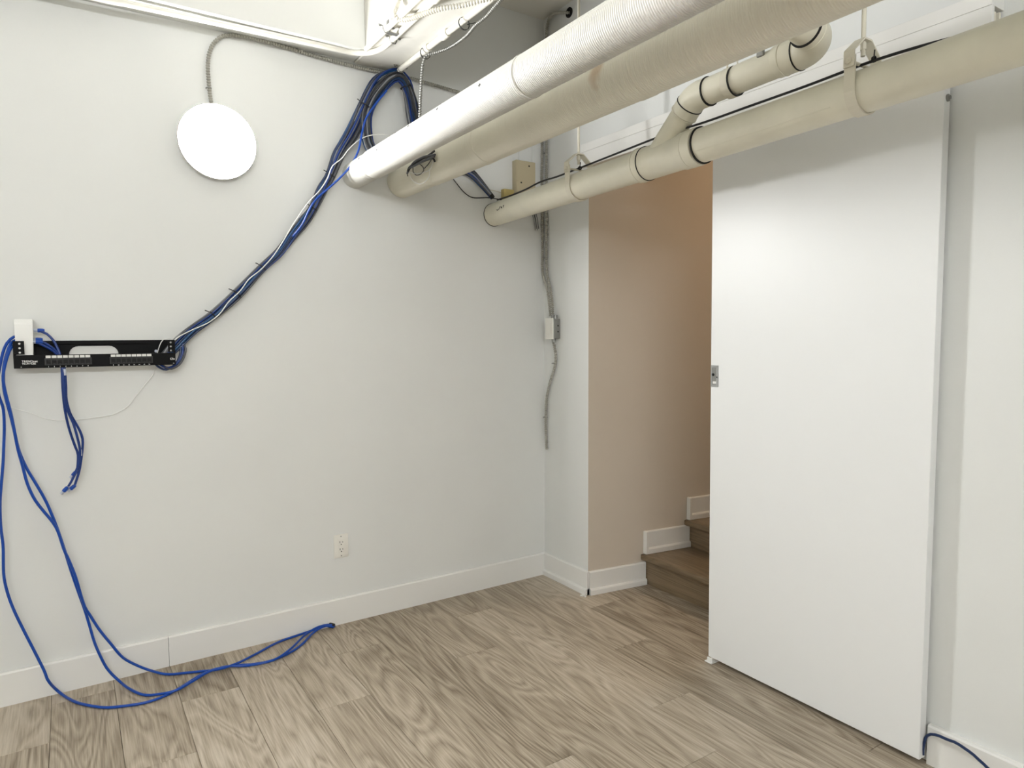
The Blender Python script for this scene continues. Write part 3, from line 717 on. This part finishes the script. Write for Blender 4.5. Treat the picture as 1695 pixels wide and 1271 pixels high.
# loose ones that leave the bundle
loose = [(-0.9863, -0.0900, 2.5668), (-1.0457, -0.0980, 2.4925), (-1.0977, -0.1050, 2.4155), (-1.1219, -0.1100, 2.3391), (-1.1412, -0.1100, 2.2597), (-1.1768, -0.1000, 2.1886), (-1.2245, -0.0850, 2.1310), (-1.2810, -0.0720, 2.0751), (-1.3248, -0.0660, 2.0335), (-1.3597, -0.0680, 1.9837), (-1.3966, -0.0660, 1.9080), (-1.4401, -0.0620, 1.8515)]
tag(tube('network_cable', loose, .0047, 'cordblue', None, .02, 8), 'bright blue cable sagging away from the bundle in front of the white pipe', 'cable')
wcab = [(-0.9422, -0.1200, 2.3365), (-0.9991, -0.1100, 2.3555), (-1.0636, -0.1050, 2.3467), (-1.1244, -0.1000, 2.3193), (-1.1778, -0.0920, 2.2695), (-1.2109, -0.0850, 2.2228), (-1.2549, -0.0780, 2.1830), (-1.2768, -0.0720, 2.1272), (-1.3105, -0.0680, 2.0726), (-1.3705, -0.0600, 2.0028), (-1.4354, -0.0600, 1.9056), (-1.4843, -0.0660, 1.8264), (-1.5276, -0.0640, 1.7603), (-1.5776, -0.0500, 1.7008), (-1.6323, -0.0620, 1.6555), (-1.6696, -0.0660, 1.6045), (-1.7202, -0.0660, 1.5541), (-1.7553, -0.0640, 1.5048), (-1.8012, -0.0600, 1.4661), (-1.8647, -0.0550, 1.4356), (-1.9130, -0.0680, 1.4105), (-1.9372, -0.0950, 1.3932)]
tag(tube('network_cable', wcab, .0023, 'white', None, .02, 7), 'thin white cable winding around the dark cable bundle', 'cable')
# navy cables looping under the rack
for i, (dx, dz) in enumerate(((0, 0), (.009, -.004), (-.009, -.007))):
    pts = [Vector(p) + Vector((dx, 0, dz)) for p in ((-1.9071, -0.0500, 1.3854), (-1.9020, -0.0550, 1.3552), (-1.9131, -0.0600, 1.3203), (-1.9329, -0.0660, 1.2934), (-1.9630, -0.0700, 1.2795), (-1.9891, -0.0700, 1.2926), (-2.0049, -0.0600, 1.3125))]
    tag(tube('network_cable', pts, .0047, ('blue', 'grey', 'navy')[i], None, .012, 7), ('blue', 'grey', 'navy')[i] + ' network cable looping under the end of the black rack', 'cable', 'cables looping under the rack')
# ties around the bundle
def tie(track_pt, d, R, label='black cable tie around the network cable bundle'):
    o = turned('cable_tie', track_pt, d, [(-.0025, R - .002), (-.0025, R), (.0025, R), (.0025, R - .002)], 'rubber', None, 20, True)
    bm = sweep(bmesh.new(), [Vector(track_pt) + Vector((-R * .75, -.004, R * .7)), Vector(track_pt) + Vector((-R * .75 - .016, -.008, R * .7 + .006))], .0020, 5)
    mk('tie_tail', bm, 'rubber', o)
    return tag(o, label, 'cable tie', 'ties around the cable bundle')
order = iter(('first', 'second', 'third', 'fourth', 'fifth', 'sixth'))
for i, R in ((3, .020), (4, .023), (5, .018), (9, .020), (11, .022), (14, .031)):
    d = Vector(main[i + 1][0]) - Vector(main[i - 1][0])
    tie(main[i][0], d, R, 'black cable tie on the network cable bundle, %s counted from the rack' % next(order))
hk = turned('cable_tie', (-0.9121, -0.0600, 2.6835), (0, 0, 1), [(-.012, .004), (-.012, .010), (.014, .010), (.014, .004)], 'rubber', None, 10)
tag(hk, 'black tie hanging the cable coil from the conduit end', 'cable tie')
ck = tie((-0.8769, -0.0700, 2.6107), Vector((-0.8647, -0.0700, 2.5816)) - Vector((-0.8890, -0.0700, 2.6396)), .029, 'black cable tie around the cable coil below the beam')
# tangle of thin wires on the cream pipe
for i, pts in enumerate(([(-0.9601, -0.2537, 2.1384), (-0.9652, -0.2591, 2.1584), (-0.9657, -0.2871, 2.1770), (-0.9655, -0.3631, 2.1796), (-0.9658, -0.4489, 2.1766), (-0.9660, -0.5191, 2.1713)], [(-0.9632, -0.3127, 2.1478), (-0.9561, -0.3288, 2.1294), (-0.9541, -0.3746, 2.1258), (-0.9598, -0.4172, 2.1374), (-0.9658, -0.3880, 2.1637), (-0.9657, -0.3258, 2.1769), (-0.9632, -0.3127, 2.1478)], [(-0.9634, -0.2810, 2.1488), (-0.9581, -0.3333, 2.1336), (-0.9542, -0.3994, 2.1261), (-0.9546, -0.4601, 2.1267), (-0.9622, -0.5050, 2.1445), (-0.9658, -0.5070, 2.1639)], [(-0.9647, -0.2643, 2.1547), (-0.9509, -0.2659, 2.1207), (-0.9311, -0.2876, 2.0998), (-0.9257, -0.3395, 2.0961), (-0.9388, -0.4155, 2.1064), (-0.9562, -0.4574, 2.1296)], [(-0.9602, -0.4120, 2.1385), (-0.9634, -0.4608, 2.1486), (-0.9656, -0.4950, 2.1614)])):
    tag(tube('thin_wire', [Vector(p) + Vector((0, -.004 * i, 0)) for p in pts], .0019, 'white' if i in (2, 3) else 'black', None, .008, 6), ('dark loose wire lying across the top of the tangle on the cream pipe', 'small dark wire ring curled on the cream pipe', 'pale loose wire sagging across the dark wire ring on the cream pipe', 'pale wire hanging in the largest loop over the cream pipe', 'short straight dark wire end in the tangle on the cream pipe')[i], 'wire', 'loose wires over the cream pipe')
for i, pts in enumerate(([(-0.9690, -0.2804, 2.1564), (-0.9700, -0.3219, 2.1718), (-0.9697, -0.3967, 2.1770), (-0.9695, -0.4802, 2.1794), (-0.9686, -0.5418, 2.1860)], [(-0.9658, -0.2599, 2.1501), (-0.9737, -0.3428, 2.1775), (-0.9753, -0.4449, 2.1813), (-0.9700, -0.5497, 2.1690)], [(-0.9738, -0.3802, 2.1643), (-0.9737, -0.4589, 2.1631), (-0.9694, -0.5255, 2.1593), (-0.9619, -0.5330, 2.1436)], [(-0.9757, -0.3274, 2.1619), (-0.9777, -0.4128, 2.1621), (-0.9777, -0.4962, 2.1621), (-0.9716, -0.5471, 2.1618)])):
    tag(tube('network_cable', pts, .0046, 'grey' if i % 2 else 'black', None, .01, 7), ('black' if i % 2 == 0 else 'grey') + ' cable end of the slack coil resting on the cream pipe', 'cable', 'coil cable ends on the cream pipe')
# knot where the bundle ends at the drain pipe
kn = turned('cable_tie', (-0.3801, -0.0500, 2.1455), Vector((-0.3689, -0.0500, 2.1308)) - Vector((-0.4025, -0.0500, 2.1715)), [(-.012, .009), (-.01, .013), (.01, .013), (.012, .009)], 'rubber', None, 12)
tag(kn, 'black tape binding the bundle end above the drain pipe', 'tape')
tag(tube('thin_wire', [(-0.6068, -0.0200, 2.2279), (-0.5717, -0.0200, 2.1921), (-0.5290, -0.0200, 2.1535), (-0.4781, -0.0200, 2.1339), (-0.3921, -0.0200, 2.1431), (-0.3602, -0.0300, 2.1415), (-0.2986, -0.0300, 2.1384)], .0028, 'black', None, .012, 6), 'thin black wire sagging between cream pipe and drain pipe', 'wire')
tag(tube('thin_wire', [(-0.3767, -0.0080, 2.1883), (-0.3308, -0.0080, 2.1871), (-0.2829, -0.0120, 2.1787)], .0014, 'beige', None, .01, 5), 'hair thin beige wire running to the little ivory box', 'wire')

# boxes on the wall near the corner
e0, e1 = (-0.2171, -0.0400, 2.3591), (-0.1010, -0.0400, 2.2036)
eb = box('junction_box', (e0[0], -.042, 2.10), (e1[0] + .012, -.0008, e0[2] + .004), 'beige', None, .004, 2)
tag(eb, 'tall beige metal box on the wall above the drain pipe', 'electrical box')
box('box_lid', (e0[0] + .003, -.0475, 2.103), (e1[0] + .009, -.0424, e0[2] + .001), 'beige', eb, .002)
for q in ((-0.1345, -0.0480, 2.3359), (-0.1875, -0.0480, 2.2414)):
    turned('screw', (q[0], -.0476, q[2]), (0, -1, 0), [(0, .005), (.0015, .004)], 'ink', eb, 10)
s0, s1 = (-0.2903, -0.0300, 2.2005), (-0.2238, -0.0300, 2.1494)
ib = box('jack_box', (s0[0], -.032, s1[2] - .01), (s1[0], -.0008, s0[2]), 'ivory', None, .002)
tag(ib, 'little yellowed ivory jack box beside the beige box', 'electrical box')
turned('side_screw', (s1[0] + .0004, -.016, s1[2] + .012), (1, 0, 0), [(0, .006), (.006, .005)], 'dark', ib, 8)
for q in ((-0.1722, -0.0060, 2.3823), (-0.0865, -0.0060, 2.3941)):
    o = mk('thin_wire', sweep(bmesh.new(), [(q[0], -.006, e0[2] + .005), (q[0], -.006, 2.56)], .0026, 6), 'wall')
    tag(o, 'thin painted-over wire rising above the tall beige box', 'wire', 'painted wires above the beige box')
for i in range(4):
    pts = [Vector(p) + Vector((i * .006, -.003 * i, .008 * (i % 2))) for p in ((-0.0939, -0.0120, 2.1661), (-0.0915, -0.0140, 2.0926), (-0.0793, -0.0140, 2.0468), (-0.0711, -0.0140, 1.9971))]
    tag(tube('thin_wire', pts, .0022, 'grey' if i % 2 else 'steel', None, .01, 5), 'cut grey wire end hanging below the drain pipe', 'wire', 'cut wire ends below the drain pipe')

# ------------------------------------------------------------------ black patch panel rack
FY = -.100
rx0, rx1 = -2.471, -1.937
rz0, rz1, rzp = 1.2935, 1.3945, 1.3420
rack = empty('patch_panel_rack', ((rx0 + rx1) / 2, -.05, rz0), 'black wall-mounted network patch panel rack with sixteen ports', 'patch panel')
# back plate with a long rounded slot
bm = bmesh.new()
sx0, sx1, sz0, sz1 = (-2.3000, -0.0060, 1.3560)[0], (-2.1327, -0.0060, 1.3533)[0], (-2.2300, -0.0060, 1.3070)[2], (-2.2272, -0.0060, 1.3728)[2]
sr = (sz1 - sz0) / 2; zc = (sz0 + sz1) / 2
slot = [(sx1 - sr + sr * math.cos(a), zc + sr * math.sin(a)) for a in [-math.pi / 2 + math.pi * k / 10 for k in range(11)]] + [(sx0 + sr + sr * math.cos(a), zc + sr * math.sin(a)) for a in [math.pi / 2 + math.pi * k / 10 for k in range(11)]]
outer = [(rx1 - .004, rz0 + .004), (rx1 - .004, rz1), (rx0 + .004, rz1), (rx0 + .004, rz0 + .004)]
for yv in (-.0008, -.004):
    so = [bm.verts.new((x, yv, z)) for x, z in slot]; oo = [bm.verts.new((x, yv, z)) for x, z in outer]
    es = [bm.edges.new((so[i], so[(i + 1) % len(so)])) for i in range(len(so))] + [bm.edges.new((oo[i], oo[(i + 1) % 4])) for i in range(4)]
    bmesh.ops.triangle_fill(bm, edges=es, use_beauty=True)
    if yv == -.0008: so0, oo0 = so, oo
for a, b in ((so0, so), (oo0, oo)):
    for i in range(len(a)): bm.faces.new((a[i], a[(i + 1) % len(a)], b[(i + 1) % len(a)], b[i]))
mk('back_plate', bm, 'rack', rack)
box('top_rib', ((-2.3836, -0.0120, 1.3898)[0], -.012, rz1 - .014), ((-2.0195, -0.0120, 1.3863)[0], -.0042, rz1 - .011), 'rack', rack, .001)
for s, x in ((-1, rx0), (1, rx1)):
    box('side_plate', (x, FY + .002, rz0 + .001), (x - s * .003, -.0042, rz1), 'rack', rack)
    xe = x - s * (.034 if s < 0 else .026)
    ear = box('ear', (min(x, xe), FY, rz0 + .052), (max(x, xe), FY + .0022, rz1), 'rack', rack)
    for k in range(3):
        turned('mounting_hole', (x - s * (.020 if s < 0 else .016), FY - .0004, rz1 - .010 - .0165 * k), (0, -1, 0), [(0, .0036), (.0004, .0036)], 'tab' if s < 0 else 'steel', ear, 12)
panel = box('front_panel', (rx0, FY - .0035, rz0), (rx1, FY - .0003, rzp), 'rack', rack, .0008)
box('panel_lip', (rx0 + .036, FY, rzp - .002), (rx1 - .028, FY + .02, rzp), 'rack', rack)
PF = FY - .0036
def zrow(x): return (x - rx0) / (rx1 - rx0)
for bi, (xa, xb) in enumerate((((-2.3786, -0.1040, 1.3250)[0], (-2.2278, -0.1040, 1.3214)[0]), ((-2.1699, -0.1040, 1.3200)[0], (-2.0198, -0.1040, 1.3164)[0]))):
    blk = box('port_block', (xa, PF - .006, rz0 + .009), (xb, PF, rz0 + .0365), 'port', rack, .001)
    n = 8; x0_, x1_ = xa + .004, xb - .004; w = (x1_ - x0_) / n
    for k in range(n):
        px0 = x0_ + w * k
        box('port', (px0 + .002, PF - .0064, rz0 + .013), (px0 + w - .002, PF - .0061, rz0 + .030), 'dark', blk)
        box('port_tooth', (px0 + w * .3, PF - .0068, rz0 + .012), (px0 + w * .7, PF - .0062, rz0 + .016), 'port', blk)
        box('label_tab', (px0 + .0012, PF - .0075, rz0 + .0368), (px0 + w - .0012, PF, rz0 + .0458), 'tab', rack)
        s = str(k + 1 + 8 * bi)
        print_text('port_number', s, .0060, (px0 + w * .5 - .0018 * len(s), PF - .0002, rz0 + .0025), (1, 0, 0), (0, 0, 1), 'print', rack, .00015)
tx = (-2.4465, -0.1040, 1.3155)[0]
print_text('maker_print', 'TRENDnet', .0105, (tx, PF - .0002, rz0 + .0222), (1, 0, 0), (0, 0, 1), 'print', rack, .0002)
print_text('model_print', 'TC-P16C5E', .0085, (tx + .0005, PF - .0002, rz0 + .0140), (1, 0, 0), (0, 0, 1), 'print', rack, .0003)
print_text('grade_print', 'C5e', .0105, ((-1.9582, -0.1040, 1.3027)[0], PF - .0002, rz0 + .021), (1, 0, 0), (0, 0, 1), 'print', rack, .0002)
turned('corner_rivet', (rx0 + .022, PF, rz0 + .005), (0, -1, 0), [(0, .0025), (.0008, .002)], 'steel', rack, 8)
turned('corner_rivet', (rx1 - .008, PF, rz0 + .006), (0, -1, 0), [(0, .0025), (.0008, .002)], 'steel', rack, 8)
anc = turned('wall_anchor', (-1.9983, -0.0060, 1.3486), (0, -1, 0), [(0, .006), (.010, .006), (.012, .004)], 'clear', None, 12)
tag(anc, 'small pale cable anchor inside the right end of the rack', 'clip')
tag(tube('thin_wire', [(-1.9318, -0.0500, 1.3931), (-1.9596, -0.0600, 1.4008), (-1.9753, -0.0600, 1.3960), (-1.9871, -0.0600, 1.3763), (-1.9960, -0.0500, 1.3467), (-2.0028, -0.0400, 1.3169), (-2.0035, -0.0120, 1.2862), (-2.0132, -0.0060, 1.2511), (-2.0503, -0.0050, 1.2025), (-2.0780, -0.0050, 1.1665), (-2.1077, -0.0050, 1.1259), (-2.1558, -0.0050, 1.0969), (-2.2064, -0.0050, 1.0882), (-2.2800, -0.0050, 1.0826), (-2.3395, -0.0050, 1.0834), (-2.3932, -0.0050, 1.0968), (-2.4247, -0.0050, 1.1153), (-2.4706, -0.0050, 1.1346), (-2.5101, -0.0050, 1.1531), (-2.5772, -0.0050, 1.1730)], .0017, 'white', None, .015, 6), 'thin white wire drooping along the wall below the rack', 'wire')

# white power adapter standing in the rack
w0, w1 = (-2.4648, -0.0850, 1.4041), (-2.4087, -0.0850, 1.4038)
bm = bmesh.new()
zt, zb_ = 1.475, rz0 + .018
prof = [(-.012, zb_), (-.088, zb_), (-.086, zt - .016), (-.070, zt), (-.012, zt)]
a_ = [bm.verts.new((w0[0] + (.003 if z < 1.4 else 0), y, z)) for y, z in prof]; b_ = [bm.verts.new((w1[0] - (.004 if z < 1.4 else 0), y, z)) for y, z in prof]
bm.faces.new(a_); bm.faces.new(b_)
for i in range(5): bm.faces.new((a_[i], a_[(i + 1) % 5], b_[(i + 1) % 5], b_[i]))
bmesh.ops.recalc_face_normals(bm, faces=bm.faces)
bmesh.ops.bevel(bm, geom=list(bm.edges), offset=.0025, segments=2, affect='EDGES')
sbx = mk('network_switch', bm, 'white', None, True)
tag(sbx, 'small upright white plastic network box standing in the black rack', 'network box')

# ------------------------------------------------------------------ blue patch cords
def plug(parent, p, d, boot=True):
    """clear modular plug with a moulded blue boot at the end of a cord"""
    p = Vector(p); d = Vector(d).normalized()
    bm = sweep(bmesh.new(), [p - d * .022, p - d * .016, p - d * .004, p], [.0052, .0072, .0078, .0070], 8)
    mk('boot', bm, 'cordblue', parent, True)
    bm = sweep(bmesh.new(), [p, p + d * .012], .0062, 4); mk('clear_plug', bm, 'clear', parent)
RC = .0052
floorz = RC + .0004
c1 = [(-2.4622, -0.0600, 1.4108), (-2.4719, -0.0850, 1.4064), (-2.4907, -0.0850, 1.3823), (-2.5055, -0.0800, 1.3384), (-2.5223, -0.0750, 1.2505), (-2.5218, -0.0700, 1.1948), (-2.5121, -0.0620, 1.1490), (-2.5125, -0.0500, 1.0805), (-2.5184, -0.0450, 1.0013), (-2.5229, -0.0450, 0.9450), (-2.5291, -0.0450, 0.8889), (-2.5388, -0.0450, 0.7991), (-2.5413, -0.0450, 0.7080), (-2.5379, -0.0450, 0.6270), (-2.5410, -0.0450, 0.5236), (-2.5335, -0.0450, 0.4523), (-2.5168, -0.0450, 0.3784), (-2.4891, -0.0500, 0.2910), (-2.4592, -0.0550, 0.2018), (-2.4339, -0.0600, 0.1248), (-2.4222, -0.0660, 0.0830), (-2.3908, -0.0264, 0.0120), (-2.3418, -0.1308, 0.0056), (-2.2901, -0.2017, 0.0056), (-2.2407, -0.2501, 0.0056), (-2.1845, -0.2754, 0.0056), (-2.1151, -0.2940, 0.0056), (-2.0474, -0.2819, 0.0056), (-1.9826, -0.2433, 0.0056), (-1.9148, -0.1904, 0.0056), (-1.8570, -0.1623, 0.0056), (-1.7753, -0.1735, 0.0056), (-1.6965, -0.2075, 0.0056), (-1.6236, -0.2177, 0.0056), (-1.5381, -0.1877, 0.0056), (-1.4694, -0.1346, 0.0056), (-1.3892, -0.0539, 0.0120), (-1.3376, -0.0194, 0.0160), (-1.3052, -0.0194, 0.0140), (-1.2866, -0.0255, 0.0056)]
c2 = [(-2.4628, -0.0600, 1.3975), (-2.4761, -0.0900, 1.3866), (-2.4926, -0.0880, 1.3383), (-2.5020, -0.0850, 1.2944), (-2.5054, -0.0800, 1.2279), (-2.5008, -0.0750, 1.1829), (-2.4902, -0.0660, 1.1143), (-2.4824, -0.0600, 1.0566), (-2.4735, -0.0500, 0.9862), (-2.4530, -0.0450, 0.9144), (-2.4278, -0.0450, 0.8534), (-2.3990, -0.0450, 0.7793), (-2.3740, -0.0450, 0.6928), (-2.3593, -0.0450, 0.6307), (-2.3495, -0.0450, 0.5859), (-2.3317, -0.0450, 0.4981), (-2.3133, -0.0450, 0.4164), (-2.2963, -0.0450, 0.3440), (-2.2878, -0.0450, 0.3051), (-2.2795, -0.0450, 0.2610), (-2.2644, -0.0500, 0.1845), (-2.2409, -0.0550, 0.1076), (-2.2221, -0.0600, 0.0642), (-2.1909, -0.0769, 0.0220), (-2.1579, -0.1493, 0.0090), (-2.1136, -0.2265, 0.0056), (-2.0656, -0.2535, 0.0056), (-2.0086, -0.2813, 0.0156), (-1.9417, -0.2376, 0.0136), (-1.8734, -0.1933, 0.0156), (-1.8014, -0.1861, 0.0156), (-1.7323, -0.2025, 0.0056), (-1.6739, -0.2405, 0.0156), (-1.6069, -0.2336, 0.0156), (-1.5279, -0.1708, 0.0156), (-1.4326, -0.0664, 0.0160), (-1.3562, -0.0232, 0.0220), (-1.3245, -0.0337, 0.0180), (-1.2899, -0.0356, 0.0056)]
c3 = [(-2.4635, -0.0600, 1.3841), (-2.4785, -0.0950, 1.3668), (-2.4951, -0.0930, 1.3165), (-2.5050, -0.0900, 1.2616), (-2.5009, -0.0850, 1.2058), (-2.4891, -0.0760, 1.1264), (-2.4818, -0.0700, 1.0577), (-2.4746, -0.0620, 0.9880), (-2.4649, -0.0550, 0.9288), (-2.4534, -0.0550, 0.8584), (-2.4339, -0.0550, 0.7956), (-2.4079, -0.0550, 0.7451), (-2.3814, -0.0550, 0.6986), (-2.3658, -0.0550, 0.6581), (-2.3496, -0.0550, 0.5837), (-2.3375, -0.0550, 0.5455), (-2.3171, -0.0550, 0.4690), (-2.2941, -0.0550, 0.3518), (-2.2739, -0.0500, 0.2986), (-2.2458, -0.0500, 0.2346), (-2.2111, -0.0550, 0.1724), (-2.1713, -0.0500, 0.1015), (-2.1230, -0.0450, 0.0527), (-2.0714, -0.0450, 0.0146), (-2.0164, -0.0976, 0.0056), (-1.9495, -0.1276, 0.0056), (-1.8926, -0.1506, 0.0056), (-1.8378, -0.1904, 0.0146), (-1.7593, -0.1803, 0.0146), (-1.6659, -0.1150, 0.0056), (-1.5564, -0.0536, 0.0056), (-1.4547, 0.0156, 0.0056), (-1.3881, 0.0259, 0.0120), (-1.3407, 0.0075, 0.0220), (-1.3062, -0.0048, 0.0180), (-1.2841, -0.0272, 0.0056)]
trail = ('blue cord swinging widest across the floor from the white network box', 'blue cord crossing its twin above the baseboard, the lower of the two on the floor', 'blue cord reaching the floor closest to the baseboard joint')
for words, pts in zip(trail, (c1, c2, c3)):
    for i, p in enumerate(pts):
        if p[1] > -.030 and p[2] < .14: pts[i] = (p[0], -.030, p[2])
    o = tube('ethernet_cable', pts, RC, 'cordblue', None, .018, 8)
    tag(o, words, 'cable', 'blue cords trailing to the floor')
tb = turned('cord_tie', (-1.2945, -0.0226, 0.0080), Vector((-1.2856, -0.0314, 0.0060)) - Vector((-1.3137, 0.0002, 0.0120)), [(-.014, .010), (-.012, .0125), (.012, .0125), (.014, .010)], 'rubber', None, 12)
tag(tb, 'black tie binding the blue cord ends on the floor by the baseboard', 'cable tie')
d1_ = [(-2.3937, -0.0500, 1.4332), (-2.3826, -0.0560, 1.4286), (-2.3660, -0.0600, 1.4195), (-2.3481, -0.0660, 1.3965), (-2.3377, -0.0720, 1.3713), (-2.3294, -0.0780, 1.3438), (-2.3260, -0.0850, 1.3118), (-2.3253, -0.0900, 1.2845), (-2.3262, -0.0850, 1.2199), (-2.3244, -0.0750, 1.1544), (-2.3192, -0.0650, 1.0973), (-2.3099, -0.0600, 1.0422), (-2.2967, -0.0580, 0.9865), (-2.2883, -0.0580, 0.9525), (-2.2926, -0.0580, 0.8982), (-2.2980, -0.0580, 0.8870)]
d2_ = [(-2.4009, -0.0500, 1.3992), (-2.3825, -0.0560, 1.3900), (-2.3641, -0.0600, 1.3784), (-2.3422, -0.0700, 1.3576), (-2.3315, -0.0800, 1.3393), (-2.3231, -0.0900, 1.3119), (-2.3167, -0.0950, 1.2844), (-2.3157, -0.0900, 1.2198), (-2.3161, -0.0800, 1.1683), (-2.3067, -0.0700, 1.1156), (-2.2908, -0.0660, 1.0766), (-2.2766, -0.0640, 1.0399), (-2.2703, -0.0640, 1.0038), (-2.2768, -0.0640, 0.9450), (-2.2872, -0.0640, 0.8867), (-2.3032, -0.0640, 0.8363)]
d3_ = [(-2.4010, -0.0600, 1.3902), (-2.3828, -0.0640, 1.3787), (-2.3608, -0.0680, 1.3647), (-2.3407, -0.0760, 1.3463), (-2.3301, -0.0860, 1.3257), (-2.3224, -0.1000, 1.2847), (-2.3204, -0.0960, 1.2203), (-2.3201, -0.0900, 1.1623), (-2.3107, -0.0800, 1.1145), (-2.2987, -0.0740, 1.0780), (-2.2890, -0.0720, 1.0300), (-2.2814, -0.0720, 0.9774), (-2.2827, -0.0720, 0.9468), (-2.2926, -0.0720, 0.9005), (-2.3123, -0.0720, 0.8555), (-2.3249, -0.0720, 0.8335)]
dang = ('short blue cord dangling through the rack whose bare plug hangs highest', 'short blue cord dangling through the rack with the label sleeve near its plug', 'short blue cord dangling through the rack whose bare plug hangs lowest')
for words, (pts, e0_, e1_) in zip(dang, ((d1_, (-2.2981, -0.0580, 0.8846), (-2.3179, -0.0560, 0.8605)), (d2_, (-2.3074, -0.0640, 0.8297), (-2.3278, -0.0620, 0.8130)), (d3_, (-2.3311, -0.0720, 0.8272), (-2.3494, -0.0700, 0.8057)))):
    o = tube('ethernet_cable', pts, .0046, 'blue', None, .016, 8)
    tag(o, words, 'cable', 'blue cords dangling below the rack')
    plug(o, Vector(e0_).lerp(Vector(e1_), .55), Vector(e1_) - Vector(e0_))
    s_ = Vector(pts[0]); plug(o, s_ + Vector((-.002, 0, .0)), (-1, 0, 0))
for q, i in (((-2.3171, -0.0990, 1.2754), 0), ((-2.2801, -0.0680, 0.9602), 1)):
    o = mk('cord_label', sweep(bmesh.new(), [Vector(q) + Vector((0, 0, -.012)), Vector(q) + Vector((0, 0, .012))], .0058, 10), 'clear', None, True)
    tag(o, ('pale label sleeve on a dangling blue cord just under the rack', 'pale label sleeve on a dangling blue cord near its plug')[i], 'label')

# blue cord by the sliding door
right_cord = [(-0.0300, -2.1305, 0.0306), (-0.0320, -2.1308, 0.0500), (-0.0330, -2.1334, 0.0681), (-0.0340, -2.1377, 0.0911), (-0.0360, -2.1472, 0.1089), (-0.0380, -2.1624, 0.1183), (-0.0420, -2.1819, 0.1246), (-0.0460, -2.2065, 0.1267), (-0.0500, -2.2323, 0.1316), (-0.0540, -2.2578, 0.1288), (-0.0580, -2.2829, 0.1243), (-0.0600, -2.3035, 0.1152), (-0.0640, -2.3246, 0.1074), (-0.0700, -2.3527, 0.0916), (-0.0750, -2.3739, 0.0687), (-0.0223, -2.3721, 0.0056), (-0.1526, -2.4317, 0.0056), (-0.3764, -2.4599, 0.0056)]
tag(tube('ethernet_cable', right_cord, .0046, 'navy', None, .015, 8), 'dark blue cord rising from behind the sliding door edge over the baseboard', 'cable')
